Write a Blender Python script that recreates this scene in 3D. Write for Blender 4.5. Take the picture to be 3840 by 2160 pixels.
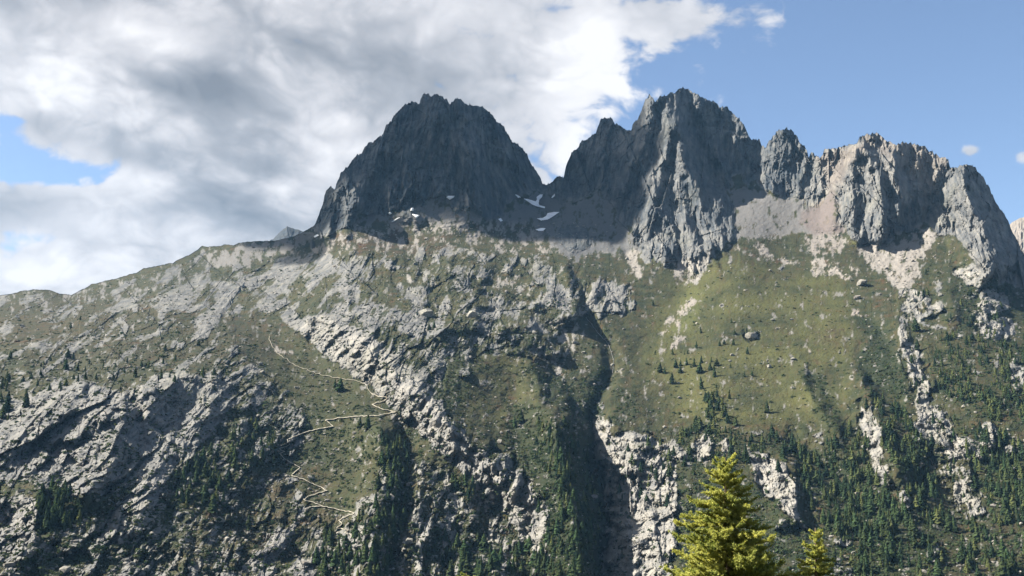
import bpy, math, random, time
import numpy as np
from mathutils import Vector, Matrix

T0 = time.time()
for o in list(bpy.data.objects):
    bpy.data.objects.remove(o)
scene = bpy.context.scene
COL = scene.collection
R_ = math.radians

# ------------------------------------------------------------------ camera, sky, sun, exposure
HFOV, PITCH = R_(50.0), R_(10.0)
cam_d = bpy.data.cameras.new('camera')
cam_d.sensor_width = 36.0
cam_d.lens = 18.0 / math.tan(HFOV / 2)
cam_d.clip_start, cam_d.clip_end = 0.5, 60000.0
cam = bpy.data.objects.new('camera', cam_d)
COL.objects.link(cam)
cam.location = (0, 0, 0)
cam.rotation_euler = (math.pi / 2 + PITCH, 0, 0)
scene.camera = cam

SUN_AZ, SUN_EL = R_(-84.0), R_(41.0)      # azimuth from +Y (view direction) towards +X
SUN_DIR = Vector((math.sin(SUN_AZ) * math.cos(SUN_EL), math.cos(SUN_AZ) * math.cos(SUN_EL), math.sin(SUN_EL)))
sun_d = bpy.data.lights.new('sun', 'SUN')
sun_d.energy, sun_d.angle, sun_d.color = 5.0, R_(0.5), (1.0, 0.92, 0.78)
sun = bpy.data.objects.new('sun', sun_d)
COL.objects.link(sun)
sun.rotation_euler = SUN_DIR.to_track_quat('Z', 'Y').to_euler()

scene.view_settings.view_transform = 'Standard'
scene.view_settings.look = 'None'
scene.view_settings.gamma = 1.0
scene.view_settings.exposure = 2.0
scene.render.engine = 'CYCLES'
cy = scene.cycles
cy.max_bounces, cy.diffuse_bounces, cy.glossy_bounces = 4, 1, 1
cy.transmission_bounces, cy.volume_bounces, cy.transparent_max_bounces = 2, 0, 6
cy.caustics_reflective = cy.caustics_refractive = False
cy.use_denoising = True
try:
    cy.denoiser = 'OPENIMAGEDENOISE'
    cy.denoising_input_passes = 'RGB_ALBEDO_NORMAL'
    cy.denoising_prefilter = 'ACCURATE'
except Exception:
    pass


class NT:
    """small helper around a node tree"""
    def __init__(s, tree):
        s.t = tree
        s.t.nodes.clear()

    def n(s, typ, ins=None, **props):
        nd = s.t.nodes.new(typ)
        for k, v in props.items():
            setattr(nd, k, v)
        for k, v in (ins or {}).items():
            sock = nd.inputs[k]
            if isinstance(v, bpy.types.NodeSocket):
                s.t.links.new(v, sock)
            else:
                if isinstance(v, tuple) and len(v) == 3 and sock.type == 'RGBA':
                    v = v + (1.0,)
                sock.default_value = v
        return nd

    def m(s, op, a, b=0.0, c=None, clamp=False):
        nd = s.n('ShaderNodeMath', operation=op)
        nd.use_clamp = clamp
        for i, v in enumerate((a, b) if c is None else (a, b, c)):
            if isinstance(v, bpy.types.NodeSocket):
                s.t.links.new(v, nd.inputs[i])
            else:
                nd.inputs[i].default_value = v
        return nd.outputs[0]

    def mix(s, fac, a, b, blend='MIX'):
        nd = s.n('ShaderNodeMix', data_type='RGBA', blend_type=blend)
        for sock, v in ((nd.inputs[0], fac), (nd.inputs[6], a), (nd.inputs[7], b)):
            if isinstance(v, bpy.types.NodeSocket):
                s.t.links.new(v, sock)
            else:
                sock.default_value = v + (1.0,) if isinstance(v, tuple) and len(v) == 3 else v
        return nd.outputs[2]

    def step(s, x, lo, hi):
        nd = s.n('ShaderNodeMapRange', {0: x, 1: lo, 2: hi, 3: 0.0, 4: 1.0}, interpolation_type='SMOOTHSTEP')
        return nd.outputs[0]

    def noise(s, vec, scale, detail=4.0, rough=0.55, dist=0.0):
        nd = s.n('ShaderNodeTexNoise', {'Vector': vec, 'Scale': scale, 'Detail': detail, 'Roughness': rough, 'Distortion': dist})
        return nd.outputs[0]


FPX = 1288.0 / math.tan(HFOV / 2)         # focal length in the 2576-px-wide measuring frame
CX, CY = 1288.0, 724.5


def pix_azel(x, y):
    d = Vector((0, math.cos(PITCH), math.sin(PITCH))) + Vector((1, 0, 0)) * ((x - CX) / FPX) \
        + Vector((0, -math.sin(PITCH), math.cos(PITCH))) * ((CY - y) / FPX)
    d.normalize()
    return math.degrees(math.atan2(d.x, d.y)), math.degrees(math.asin(d.z))


# ---- world: Nishita sky with a broken cloud deck (azimuth / elevation in degrees)
world = bpy.data.worlds.new('World')
scene.world = world
world.use_nodes = True
world.cycles.sampling_method = 'MANUAL'
world.cycles.sample_map_resolution = 512
w = NT(world.node_tree)
sky = w.n('ShaderNodeTexSky', sky_type='NISHITA')
sky.sun_disc = False
sky.sun_elevation, sky.sun_rotation = SUN_EL, SUN_AZ
sky.altitude, sky.air_density, sky.dust_density, sky.ozone_density = 1500.0, 1.0, 0.6, 1.6
tc = w.n('ShaderNodeTexCoord')
D = tc.outputs['Generated']
sep = w.n('ShaderNodeSeparateXYZ', {0: D})
az = w.m('MULTIPLY', w.m('ARCTAN2', sep.outputs[0], sep.outputs[1]), 57.29578)
el = w.m('MULTIPLY', w.m('ARCSINE', sep.outputs[2]), 57.29578)
# noise space: flattened a little so that the cloud heaps lie horizontally
mp = w.n('ShaderNodeMapping', {'Vector': D, 'Scale': (1.0, 1.0, 1.45)})
P = mp.outputs[0]
warp = w.n('ShaderNodeTexNoise', {'Vector': P, 'Scale': 7.0, 'Detail': 3.0})
Pw = w.n('ShaderNodeVectorMath', {0: P, 1: w.n('ShaderNodeVectorMath', {0: warp.outputs[1], 3: 0.09}, operation='SCALE').outputs[0]}, operation='ADD').outputs[0]
n_big = w.noise(Pw, 5.5, 3.0, 0.56)
n_mid = w.noise(Pw, 15.0, 5.0, 0.62)
n_soft = w.noise(P, 5.0, 3.0, 0.5, 0.2)
n_wisp = w.noise(Pw, 42.0, 4.0, 0.6)
puffs = []
for sc_, am_ in ((11.0, 1.0), (25.0, 0.55), (58.0, 0.28)):
    puffs.append((w.m('ABSOLUTE', w.m('MULTIPLY_ADD', w.noise(Pw, sc_, 0.0), 2.0, -1.0)), am_))
n_puff = -0.42
for b_, am_ in puffs:                      # rounded heaps with creases between them
    n_puff = w.m('MULTIPLY_ADD', b_, am_, n_puff)


def blob(x, y, sx, sy):
    """soft heap centred on the direction seen at (x, y), half-widths given in measuring pixels"""
    a0, e0 = pix_azel(x, y)
    k = 50.0 / 2576
    u = w.m('DIVIDE', w.m('SUBTRACT', az, a0), sx * k)
    v = w.m('DIVIDE', w.m('SUBTRACT', el, e0), sy * k)
    q = w.m('ADD', w.m('MULTIPLY', u, u), w.m('MULTIPLY', v, v))
    return w.m('POWER', 2.718, w.m('MULTIPLY', q, -1.0))


def addall(pairs, start):
    acc = start
    for b, k in pairs:
        acc = w.m('MULTIPLY_ADD', b, k, acc)
    return acc


# coverage: overcast to the left, clear to the right of a slanting edge
edge = w.m('MULTIPLY_ADD', el, 0.20, w.m('MULTIPLY', az, -1.0))        # grows to the left and upwards
cov = w.m('SUBTRACT', w.step(edge, -8.5, 8.0), 0.0)
cov = addall([
    (blob(105, 425, 175, 48), -1.15), (blob(90, 605, 80, 36), -0.55), (blob(5, 655, 60, 50), -0.55),
    (blob(15, 290, 60, 45), -0.45), (blob(190, 365, 90, 25), -0.35),
    (blob(1880, 40, 190, 75), 0.55), (blob(1660, 60, 120, 120), 0.25), (blob(1440, 420, 60, 90), -0.35),
    (blob(1600, 250, 70, 110), -0.12), (blob(2440, 383, 42, 22), 0.95), (blob(2572, 392, 30, 28), 0.95),
    (blob(2500, 120, 300, 260), -0.5)], cov)
cov = w.m('MULTIPLY_ADD', w.m('SUBTRACT', n_big, 0.5), 1.5, cov)
cov = w.m('MULTIPLY_ADD', w.m('SUBTRACT', n_mid, 0.5), 1.5, cov)
cov = w.m('MULTIPLY_ADD', w.m('SUBTRACT', n_wisp, 0.5), 0.6, cov)
cov = w.m('MULTIPLY_ADD', n_puff, 0.7, cov)
alpha = w.step(cov, 0.25, 0.60)
# shading of the heaps: grey bases, white sunlit flanks
lum = addall([
    (blob(430, 90, 230, 75), 0.30), (blob(1500, 90, 110, 150), 0.22), (blob(1400, 330, 120, 90), 0.12), (blob(60, 200, 120, 120), 0.10),
    (blob(170, 590, 260, 110), 0.30), (blob(60, 690, 200, 60), 0.18), (blob(330, 440, 130, 50), 0.26), (blob(20, 350, 60, 40), 0.25),
    (blob(1150, 170, 300, 70), -0.10), (blob(470, 200, 170, 60), -0.22), (blob(600, 510, 190, 70), -0.08),
    (blob(60, 30, 120, 60), -0.10), (blob(780, 330, 300, 60), 0.08), (blob(420, 410, 110, 30), -0.14), (blob(1080, 60, 200, 50), 0.08)], 0.51)
lum = w.m('MULTIPLY_ADD', w.m('SUBTRACT', n_soft, 0.5), 0.95, lum)
lum = w.m('MULTIPLY_ADD', w.m('SUBTRACT', n_mid, 0.5), 0.9, lum)
lum = w.m('MULTIPLY_ADD', w.m('SUBTRACT', n_wisp, 0.5), 0.3, lum)
lum = w.m('MULTIPLY_ADD', n_puff, 0.55, lum)
thin = w.step(cov, 1.15, 0.35)                                          # thin rims glow white
lum = w.m('MULTIPLY_ADD', thin, 0.16, lum)
ramp = w.n('ShaderNodeValToRGB', {0: lum})
cr = ramp.color_ramp
cr.elements[0].position, cr.elements[0].color = 0.10, (0.21, 0.23, 0.265, 1)
cr.elements[1].position, cr.elements[1].color = 0.95, (0.80, 0.79, 0.80, 1)
e = cr.elements.new(0.42); e.color = (0.37, 0.385, 0.42, 1)
e = cr.elements.new(0.68); e.color = (0.58, 0.58, 0.605, 1)
skyc = w.mix(1.0, sky.outputs[0], (0.150, 0.140, 0.138), 'MULTIPLY')
full = w.mix(alpha, skyc, ramp.outputs[0])
bg = w.n('ShaderNodeBackground', {'Color': full, 'Strength': 0.32})
out = w.n('ShaderNodeOutputWorld', {'Surface': bg.outputs[0]})

# ------------------------------------------------------------------ numpy noise
_rng = np.random.RandomState(7)
_ang = _rng.rand(256) * 2 * np.pi
_GX, _GY = np.cos(_ang), np.sin(_ang)


def _hash(ix, iy, seed):
    h = (ix.astype(np.int64) * 374761393 + iy.astype(np.int64) * 668265263 + seed * 1274126177) & 0xFFFFFFFF
    h = ((h ^ (h >> 13)) * 1274126177) & 0xFFFFFFFF
    return h ^ (h >> 16)


def perlin(x, y, seed=0):
    x0, y0 = np.floor(x), np.floor(y)
    fx, fy = x - x0, y - y0
    ix, iy = x0.astype(np.int64), y0.astype(np.int64)
    u = fx * fx * fx * (fx * (fx * 6 - 15) + 10)
    v = fy * fy * fy * (fy * (fy * 6 - 15) + 10)

    def g(dx, dy):
        h = _hash(ix + dx, iy + dy, seed) & 255
        return _GX[h] * (fx - dx) + _GY[h] * (fy - dy)
    a = g(0, 0); b = g(1, 0); c = g(0, 1); d = g(1, 1)
    return ((a + u * (b - a)) * (1 - v) + (c + u * (d - c)) * v) * 1.5


def fbm(x, y, seed=0, octs=4, gain=0.5):
    s, a = 0, 1.0
    for i in range(octs):
        s = s + a * perlin(x, y, seed + i * 17)
        x, y, a = x * 2.03 + 5.2, y * 2.03 + 1.7, a * gain
    return s


def ridged(x, y, seed=0, octs=3, gain=0.5):
    s, a = 0, 1.0
    for i in range(octs):
        s = s + a * (1 - 2.0 * np.abs(perlin(x, y, seed + i * 13)))
        x, y, a = x * 2.05 + 3.1, y * 2.05 + 8.7, a * gain
    return s


def worley(x, y, seed=0):
    x0, y0 = np.floor(x), np.floor(y)
    ix, iy = x0.astype(np.int64), y0.astype(np.int64)
    f1 = np.full(x.shape, 9.0); f2 = np.full(x.shape, 9.0); cid = np.zeros(x.shape)
    for dx in (-1, 0, 1):
        for dy in (-1, 0, 1):
            h = _hash(ix + dx, iy + dy, seed)
            px = x0 + dx + (h & 1023) / 1023.0
            py = y0 + dy + ((h >> 10) & 1023) / 1023.0
            d = np.hypot(px - x, py - y)
            near = d < f1
            f2 = np.where(near, f1, np.minimum(f2, d))
            cid = np.where(near, ((h >> 20) & 255) / 255.0, cid)
            f1 = np.where(near, d, f1)
    return f1, f2, cid


def facets(u, v, seed):
    """piecewise planar relief: every cell of a cracked pattern is a tilted flat face"""
    x0, y0 = np.floor(u), np.floor(v)
    ix, iy = x0.astype(np.int64), y0.astype(np.int64)
    f1 = np.full(u.shape, 9.0); out = np.zeros(u.shape)
    for dx in (-1, 0, 1):
        for dy in (-1, 0, 1):
            h = _hash(ix + dx, iy + dy, seed)
            du = u - (x0 + dx + (h & 1023) / 1023.0)
            dv = v - (y0 + dy + ((h >> 10) & 1023) / 1023.0)
            d = np.abs(du) * 0.5 + np.hypot(du, dv)
            g = _hash(ix + dx, iy + dy, seed + 977)
            val = -((g & 255) / 255.0 - 0.30) * 1.5 * dv + ((g >> 8 & 255) / 255.0 - 0.5) * 0.9 * du + ((g >> 16 & 255) / 255.0 - 0.5) * 0.55
            near = d < f1
            out = np.where(near, val, out); f1 = np.where(near, d, f1)
    return out


def sstep(x, lo, hi):
    t = np.clip((x - lo) / (hi - lo), 0, 1)
    return t * t * (3 - 2 * t)


# ------------------------------------------------------------------ measured outlines (2576-px-wide measuring frame)
K = 3840.0 / 2576.0
SKY = [(-600, 1230), (-250, 1160), (0, 1108), (45, 1101), (84, 1091), (132, 1085), (189, 1088), (214, 1099), (268, 1106), (298, 1091), (338, 1069), (398, 1052), (437, 1044),
       (512, 1022), (537, 1007), (611, 992), (646, 987), (661, 977), (716, 952), (740, 937), (760, 922), (790, 925), (825, 922), (845, 916), (875, 919),
       (914, 907), (959, 905), (1024, 902), (1060, 897), (1100, 886), (1140, 868), (1175, 849), (1180, 845), (1190, 822), (1202, 789), (1212, 767), (1217, 732),
       (1222, 717), (1237, 700), (1250, 702), (1257, 712), (1262, 688), (1272, 665), (1281, 643), (1304, 625), (1319, 603), (1339, 583), (1354, 576),
       (1368, 553), (1383, 534), (1401, 531), (1418, 519), (1436, 506), (1443, 484), (1450, 469), (1468, 454), (1475, 442), (1483, 427), (1498, 417),
       (1510, 402), (1518, 394), (1542, 383), (1572, 392), (1577, 375), (1587, 357), (1600, 352), (1617, 362), (1624, 362), (1637, 351), (1649, 362),
       (1659, 359), (1677, 377), (1689, 390), (1701, 380), (1716, 367), (1736, 382), (1754, 398), (1761, 392), (1786, 397), (1808, 402), (1826, 414),
       (1845, 429), (1855, 444), (1875, 464), (1895, 484), (1910, 514), (1920, 534), (1940, 541), (1955, 553), (1975, 578), (1994, 618), (2014, 648),
       (2027, 663), (2034, 690), (2049, 693), (2069, 688), (2079, 675), (2096, 663), (2114, 665), (2119, 638), (2129, 608), (2144, 573), (2154, 563),
       (2161, 568), (2173, 543), (2183, 524), (2196, 526), (2213, 514), (2236, 501), (2243, 474), (2253, 449), (2265, 442), (2275, 449), (2288, 442),
       (2303, 457), (2332, 479), (2355, 491), (2367, 491), (2372, 469), (2382, 454), (2389, 459), (2399, 429), (2411, 399), (2421, 375), (2436, 354),
       (2449, 370), (2456, 382), (2466, 372), (2474, 362), (2488, 357), (2496, 364), (2508, 352), (2528, 347), (2548, 336), (2565, 329), (2583, 337),
       (2598, 347), (2618, 360), (2652, 375), (2677, 384), (2697, 399), (2707, 402), (2729, 402), (2742, 422), (2752, 424), (2759, 442), (2772, 442),
       (2777, 459), (2792, 476), (2801, 499), (2814, 524), (2831, 526), (2846, 524), (2856, 543), (2871, 556), (2881, 531), (2896, 519), (2911, 496),
       (2926, 489), (2938, 488), (2951, 481), (2968, 488), (2980, 504), (2993, 519), (3000, 539), (3018, 551), (3025, 568), (3033, 593), (3040, 576),
       (3050, 573), (3055, 586), (3062, 583), (3071, 588), (3074, 600), (3085, 583), (3088, 563), (3115, 561), (3134, 556), (3174, 546), (3214, 541),
       (3226, 511), (3249, 504), (3286, 499), (3303, 511), (3333, 531), (3353, 543), (3378, 543), (3385, 536), (3408, 536), (3433, 543), (3467, 551),
       (3482, 563), (3520, 586), (3555, 599), (3563, 633), (3585, 633), (3615, 616), (3652, 626), (3690, 671), (3712, 708), (3734, 760), (3771, 812),
       (3801, 880), (3840, 954), (3900, 1060), (4000, 1150), (4200, 1250), (4500, 1330)]
SKX = np.array([p[0] for p in SKY]) / K
SKYY = np.array([p[1] for p in SKY]) / K


def skyline(x):
    s = np.interp(x, SKX, SKYY)
    peak = sstep(x, 760, 830) * (1 - sstep(x, 2560, 2600))
    s = s + peak * (ridged(x / 11.0, x * 0 + 3.3, 5, 3, 0.7) - 0.6) * -3.6 + (1 - peak) * fbm(x / 16.0, x * 0 + 1.1, 9, 4, 0.6) * 1.6
    return s


# control points of the broad land form: (x, y, distance in metres)
CTRL = [(-280, 800, 2500), (0, 740, 2350), (130, 728, 2330), (180, 745, 2250), (270, 720, 2300), (500, 640, 2500), (680, 605, 2450), (780, 578, 2260),
        (-280, 950, 1500), (-280, 1200, 1050), (-280, 1449, 860), (0, 850, 1700), (0, 950, 1420), (0, 1050, 1220), (0, 1200, 1040), (0, 1449, 860),
        (200, 800, 1880), (200, 900, 1540), (200, 980, 1270), (200, 1100, 1110), (200, 1250, 990), (200, 1449, 860),
        (400, 720, 2150), (400, 800, 1780), (400, 900, 1500), (400, 960, 1330), (400, 1100, 1180), (400, 1250, 1030), (400, 1449, 880),
        (600, 680, 2250), (600, 760, 1950), (600, 820, 1700), (600, 950, 1390), (600, 1100, 1210), (600, 1300, 1030), (600, 1449, 910),
        (800, 620, 2250), (800, 700, 1980), (800, 780, 1760), (800, 880, 1560), (800, 1000, 1360), (800, 1150, 1210), (800, 1300, 1060), (800, 1449, 930),
        (1000, 600, 2060), (1000, 650, 1920), (1000, 750, 1690), (1000, 850, 1500), (1000, 950, 1350), (1000, 1050, 1250), (1000, 1200, 1110), (1000, 1449, 930),
        (1200, 600, 2040), (1200, 680, 1830), (1200, 780, 1620), (1200, 880, 1460), (1200, 1000, 1320), (1200, 1150, 1180), (1200, 1300, 1060), (1200, 1449, 950),
        (1380, 640, 1960), (1380, 720, 1780), (1380, 850, 1560), (1380, 1000, 1380), (1380, 1200, 1190), (1380, 1449, 990),
        (1500, 640, 1990), (1500, 730, 1790), (1500, 820, 1625), (1500, 920, 1480), (1500, 1050, 1345), (1500, 1200, 1260), (1500, 1449, 1080),
        (1700, 750, 1760), (1700, 900, 1520), (1700, 1050, 1320), (1700, 1200, 1160), (1700, 1449, 980),
        (1950, 640, 1930), (1950, 740, 1740), (1950, 850, 1560), (1950, 1000, 1370), (1950, 1080, 1270), (1950, 1200, 1140), (1950, 1449, 930),
        (2200, 640, 1930), (2200, 740, 1730), (2200, 850, 1560), (2200, 1000, 1370), (2200, 1150, 1210), (2200, 1300, 1070), (2200, 1449, 950),
        (2450, 640, 1900), (2450, 750, 1690), (2450, 900, 1480), (2450, 1100, 1260), (2450, 1300, 1080), (2450, 1449, 970),
        (2700, 800, 1700), (2700, 950, 1450), (2700, 1200, 1180), (2700, 1449, 980),
        # peaks
        (800, 560, 2225), (820, 600, 2110), (850, 560, 2150), (830, 480, 2230), (900, 400, 2300), (960, 560, 2100), (960, 480, 2150), (1000, 300, 2330), (1060, 560, 2090), (1080, 420, 2190),
        (1120, 240, 2360), (1180, 530, 2100), (1200, 400, 2210), (1270, 330, 2380), (1300, 430, 2360), (1260, 520, 2200), (1360, 460, 2480),
        (1340, 520, 2360), (1380, 560, 2200), (1420, 460, 2520), (1450, 400, 2530), (1530, 300, 2560), (1500, 420, 2450), (1480, 520, 2320), (1450, 580, 2130),
        (1560, 560, 2150), (1600, 300, 2470), (1720, 225, 2520), (1640, 260, 2470), (1650, 380, 2330), (1720, 370, 2370), (1620, 470, 2230), (1700, 500, 2190), (1640, 580, 2050), (1740, 600, 2000), (1760, 670, 1890), (1850, 640, 1890), (1810, 700, 1800), (1830, 300, 2500),
        (1820, 400, 2420), (1880, 420, 2380), (1880, 500, 2230), (1900, 560, 2080), (1970, 330, 2420), (1960, 430, 2340), (2000, 520, 2200), (2060, 400, 2330),
        (2060, 480, 2230), (2180, 340, 2250), (2130, 450, 2170), (2160, 560, 2030), (2100, 590, 2010), (2240, 460, 2130), (2240, 560, 2020), (2330, 370, 2220), (2320, 500, 2080),
        (2340, 590, 1980), (2430, 415, 2150), (2450, 520, 2050), (2500, 500, 2100), (2560, 620, 1990), (2600, 700, 1900)]


def tps(pts, qx, qy, lam=60.0):
    s = 1000.0
    P = np.array([(a / s, b / s) for a, b, _ in pts]); V = np.array([c for _, _, c in pts], float)

    def U(d2):
        return np.where(d2 > 1e-12, 0.5 * d2 * np.log(np.maximum(d2, 1e-12)), 0)
    n = len(P)
    A = U(((P[:, None] - P[None]) ** 2).sum(2)) + np.eye(n) * (lam * 1e-6)
    B = np.hstack([np.ones((n, 1)), P])
    M = np.block([[A, B], [B.T, np.zeros((3, 3))]])
    c = np.linalg.solve(M, np.concatenate([V, np.zeros(3)]))
    out = np.empty(qx.shape).ravel()
    fx, fy = qx.ravel() / s, qy.ravel() / s
    for i in range(0, fx.size, 20000):
        a, b = fx[i:i + 20000], fy[i:i + 20000]
        d2 = (a[:, None] - P[None, :, 0]) ** 2 + (b[:, None] - P[None, :, 1]) ** 2
        out[i:i + 20000] = U(d2) @ c[:n] + c[n] + c[n + 1] * a + c[n + 2] * b
    return out.reshape(qx.shape)


# ------------------------------------------------------------------ drawing helpers on point sets
def pdist(px, py, poly, closed=False):
    d = np.full(px.shape, 1e9)
    pts = list(poly) + ([poly[0]] if closed else [])
    for (x1, y1), (x2, y2) in zip(pts[:-1], pts[1:]):
        dx, dy = x2 - x1, y2 - y1
        t = np.clip(((px - x1) * dx + (py - y1) * dy) / (dx * dx + dy * dy + 1e-9), 0, 1)
        d = np.minimum(d, np.hypot(px - x1 - t * dx, py - y1 - t * dy))
    return d


def inside(px, py, poly):
    r = np.zeros(px.shape, bool)
    n = len(poly)
    for i in range(n):
        x1, y1 = poly[i]; x2, y2 = poly[(i + 1) % n]
        if y1 == y2:
            continue
        c = ((y1 > py) != (y2 > py)) & (px < (x2 - x1) * (py - y1) / (y2 - y1) + x1)
        r ^= c
    return r


class Field:
    """a regular raster over the measuring frame, sampled bilinearly"""
    X0, Y0, ST = -300.0, 190.0, 3.0
    NX, NY = 1061, 550
    gx, gy = np.meshgrid(X0 + ST * np.arange(NX), Y0 + ST * np.arange(NY))

    @staticmethod
    def sample(a, x, y):
        u = np.clip((x - Field.X0) / Field.ST, 0, Field.NX - 1.001); v = np.clip((y - Field.Y0) / Field.ST, 0, Field.NY - 1.001)
        i, j = u.astype(int), v.astype(int)
        fu, fv = u - i, v - j
        return (a[j, i] * (1 - fu) + a[j, i + 1] * fu) * (1 - fv) + (a[j + 1, i] * (1 - fu) + a[j + 1, i + 1] * fu) * fv

    @staticmethod
    def window(pts, pad):
        xs = [p[0] for p in pts]; ys = [p[1] for p in pts]
        i0 = max(0, int((min(xs) - pad - Field.X0) / Field.ST)); i1 = min(Field.NX, int((max(xs) + pad - Field.X0) / Field.ST) + 2)
        j0 = max(0, int((min(ys) - pad - Field.Y0) / Field.ST)); j1 = min(Field.NY, int((max(ys) + pad - Field.Y0) / Field.ST) + 2)
        return slice(j0, j1), slice(i0, i1)


def blur(a, n=1):
    for _ in range(n):
        p = np.pad(a, 1, mode='edge')
        a = (p[:-2, 1:-1] + 2 * p[1:-1, 1:-1] + p[2:, 1:-1]) / 4
        p = np.pad(a, 1, mode='edge')
        a = (p[1:-1, :-2] + 2 * p[1:-1, 1:-1] + p[1:-1, 2:]) / 4
    return a


WX = Field.gx + fbm(Field.gx / 34, Field.gy / 34, 101, 4, 0.6) * 9
WY = Field.gy + fbm(Field.gx / 34, Field.gy / 34, 202, 4, 0.6) * 9
OFF = np.zeros(Field.gx.shape)            # metres, positive = farther from the viewer


def cliff(crest, base, h, W):
    """a face from its crest line down to its base line; behind the crest the land falls back gently over W"""
    sl = Field.window(crest + base, W)
    px, py = WX[sl], WY[sl]
    dc, db = pdist(px, py, crest), pdist(px, py, base)
    ins = inside(px, py, crest + base[::-1])
    ratio = db / (dc + db + 1e-6)
    fall = np.clip(1 - dc / W, 0, 1) ** 1.4
    o = np.where(ins, ratio, np.where(db < dc, ratio ** 3, np.clip(ratio * 1.6, 0, 1)) * fall)
    OFF[sl] -= h * o


def line(poly, d, W, power=1.0):
    sl = Field.window(poly, W * 3)
    dd = pdist(WX[sl], WY[sl], poly)
    OFF[sl] += d * np.exp(-(dd / W) ** 2 * power)


# --- right-facing and camera-facing walls
cliff([(1425, 690), (1436, 725), (1445, 760), (1452, 795)], [(1452, 688), (1466, 720), (1473, 765), (1474, 800)], 38, 45)
cliff([(1345, 772), (1365, 752), (1385, 742), (1400, 770), (1420, 793), (1450, 798)], [(1345, 796), (1365, 812), (1390, 822), (1415, 820), (1440, 810), (1468, 802)], 42, 40)
cliff([(1258, 838), (1285, 818), (1315, 808), (1335, 828), (1360, 855), (1398, 893)], [(1252, 880), (1275, 884), (1310, 884), (1345, 886), (1375, 900), (1400, 907)], 52, 45)
cliff([(1330, 890), (1340, 930), (1350, 960), (1362, 990)], [(1385, 905), (1398, 945), (1400, 985), (1402, 1010)], 24, 60)
cliff([(1085, 850), (1120, 828), (1160, 818), (1195, 812), (1196, 830)], [(1080, 885), (1110, 893), (1150, 893), (1180, 880), (1200, 845)], 46, 45)
cliff([(1098, 700), (1115, 685), (1140, 675), (1165, 680), (1195, 690), (1212, 700)], [(1095, 722), (1125, 730), (1150, 736), (1180, 736), (1200, 728), (1215, 712)], 38, 40)
cliff([(1048, 662), (1043, 685), (1040, 697)], [(1062, 664), (1058, 688), (1050, 699)], 13, 25)
cliff([(1165, 772), (1185, 765), (1200, 780)], [(1168, 800), (1190, 805), (1212, 803)], 16, 30)
cliff([(1345, 1000), (1380, 1045), (1405, 1080)], [(1410, 990), (1465, 1030), (1490, 1060)], 40, 60)
cliff([(1395, 1066), (1412, 1166), (1438, 1266), (1450, 1333), (1455, 1449), (1440, 1700)], [(1487, 1050), (1497, 1183), (1523, 1250), (1530, 1316), (1517, 1449), (1500, 1700)], 125, 110)
line([(1490, 1060), (1497, 1180), (1522, 1250), (1529, 1320), (1517, 1449), (1500, 1700)], 40, 13)
cliff([(955, 1090), (960, 1150), (972, 1200), (950, 1280), (940, 1350), (930, 1449), (900, 1700)], [(1030, 1090), (1025, 1160), (1020, 1230), (1020, 1300), (1000, 1380), (985, 1449), (970, 1700)], 62, 90)
cliff([(313, 1022), (310, 1060), (300, 1130), (265, 1190), (215, 1243)], [(345, 1010), (352, 1080), (345, 1150), (310, 1200), (240, 1265)], 36, 90)
cliff([(375, 985), (400, 968), (440, 955), (490, 947), (545, 944)], [(352, 1090), (375, 1110), (400, 1085), (440, 1040), (505, 1010)], 44, 50)
cliff([(20, 1125), (60, 1090), (95, 1060), (130, 1025), (165, 995), (200, 978)], [(60, 1142), (105, 1102), (150, 1060), (185, 1028), (218, 990)], 34, 80)
cliff([(190, 840), (215, 820), (250, 805), (285, 793)], [(200, 848), (240, 830), (287, 814), (291, 798)], 17, 45)
cliff([(62, 890), (90, 875), (110, 860), (145, 855)], [(85, 898), (110, 888), (137, 874), (150, 860)], 17, 45)
cliff([(240, 745), (255, 730), (275, 718), (295, 720)], [(245, 753), (270, 758), (290, 747), (302, 730)], 24, 45)
cliff([(400, 1180), (375, 1250), (345, 1300), (320, 1345)], [(420, 1190), (398, 1262), (368, 1312), (342, 1352)], 18, 70)
cliff([(90, 1250), (88, 1310), (85, 1350), (60, 1400)], [(130, 1260), (132, 1330), (120, 1372), (80, 1412)], 26, 95)
cliff([(545, 985), (520, 1030), (500, 1070)], [(575, 990), (548, 1040), (525, 1080)], 20, 60)
cliff([(620, 1010), (612, 1050), (600, 1090)], [(640, 1010), (632, 1055), (618, 1095)], 12, 50)
cliff([(1230, 1130), (1215, 1180), (1200, 1230)], [(1250, 1130), (1235, 1190), (1215, 1240)], 12, 50)
cliff([(1310, 1170), (1300, 1220), (1290, 1260)], [(1328, 1175), (1318, 1230), (1305, 1270)], 14, 50)
cliff([(1990, 1190), (2002, 1230), (2003, 1280), (1995, 1305)], [(2014, 1195), (2032, 1240), (2034, 1300), (2012, 1325)], 26, 80)
cliff([(1958, 1190), (1957, 1230), (1960, 1270)], [(1966, 1190), (1966, 1232), (1967, 1270)], 8, 30)
cliff([(2262, 830), (2264, 900), (2275, 960), (2278, 1020), (2310, 1120)], [(2235, 830), (2240, 900), (2255, 960), (2262, 1020), (2290, 1120)], 20, 60)
cliff([(2170, 960), (2200, 1040), (2230, 1130), (2260, 1180)], [(2190, 950), (2275, 1040), (2330, 1130), (2345, 1170)], 48, 70)
cliff([(2020, 950), (2050, 1010), (2085, 1050), (2110, 1090)], [(2045, 945), (2080, 1000), (2112, 1045), (2130, 1085)], 20, 60)
cliff([(1790, 990), (1800, 1030), (1830, 1060)], [(1812, 990), (1835, 1030), (1875, 1065)], 9, 40)
cliff([(2440, 610), (2450, 650), (2480, 690)], [(2530, 610), (2560, 660), (2570, 715)], 70, 60)
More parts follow.
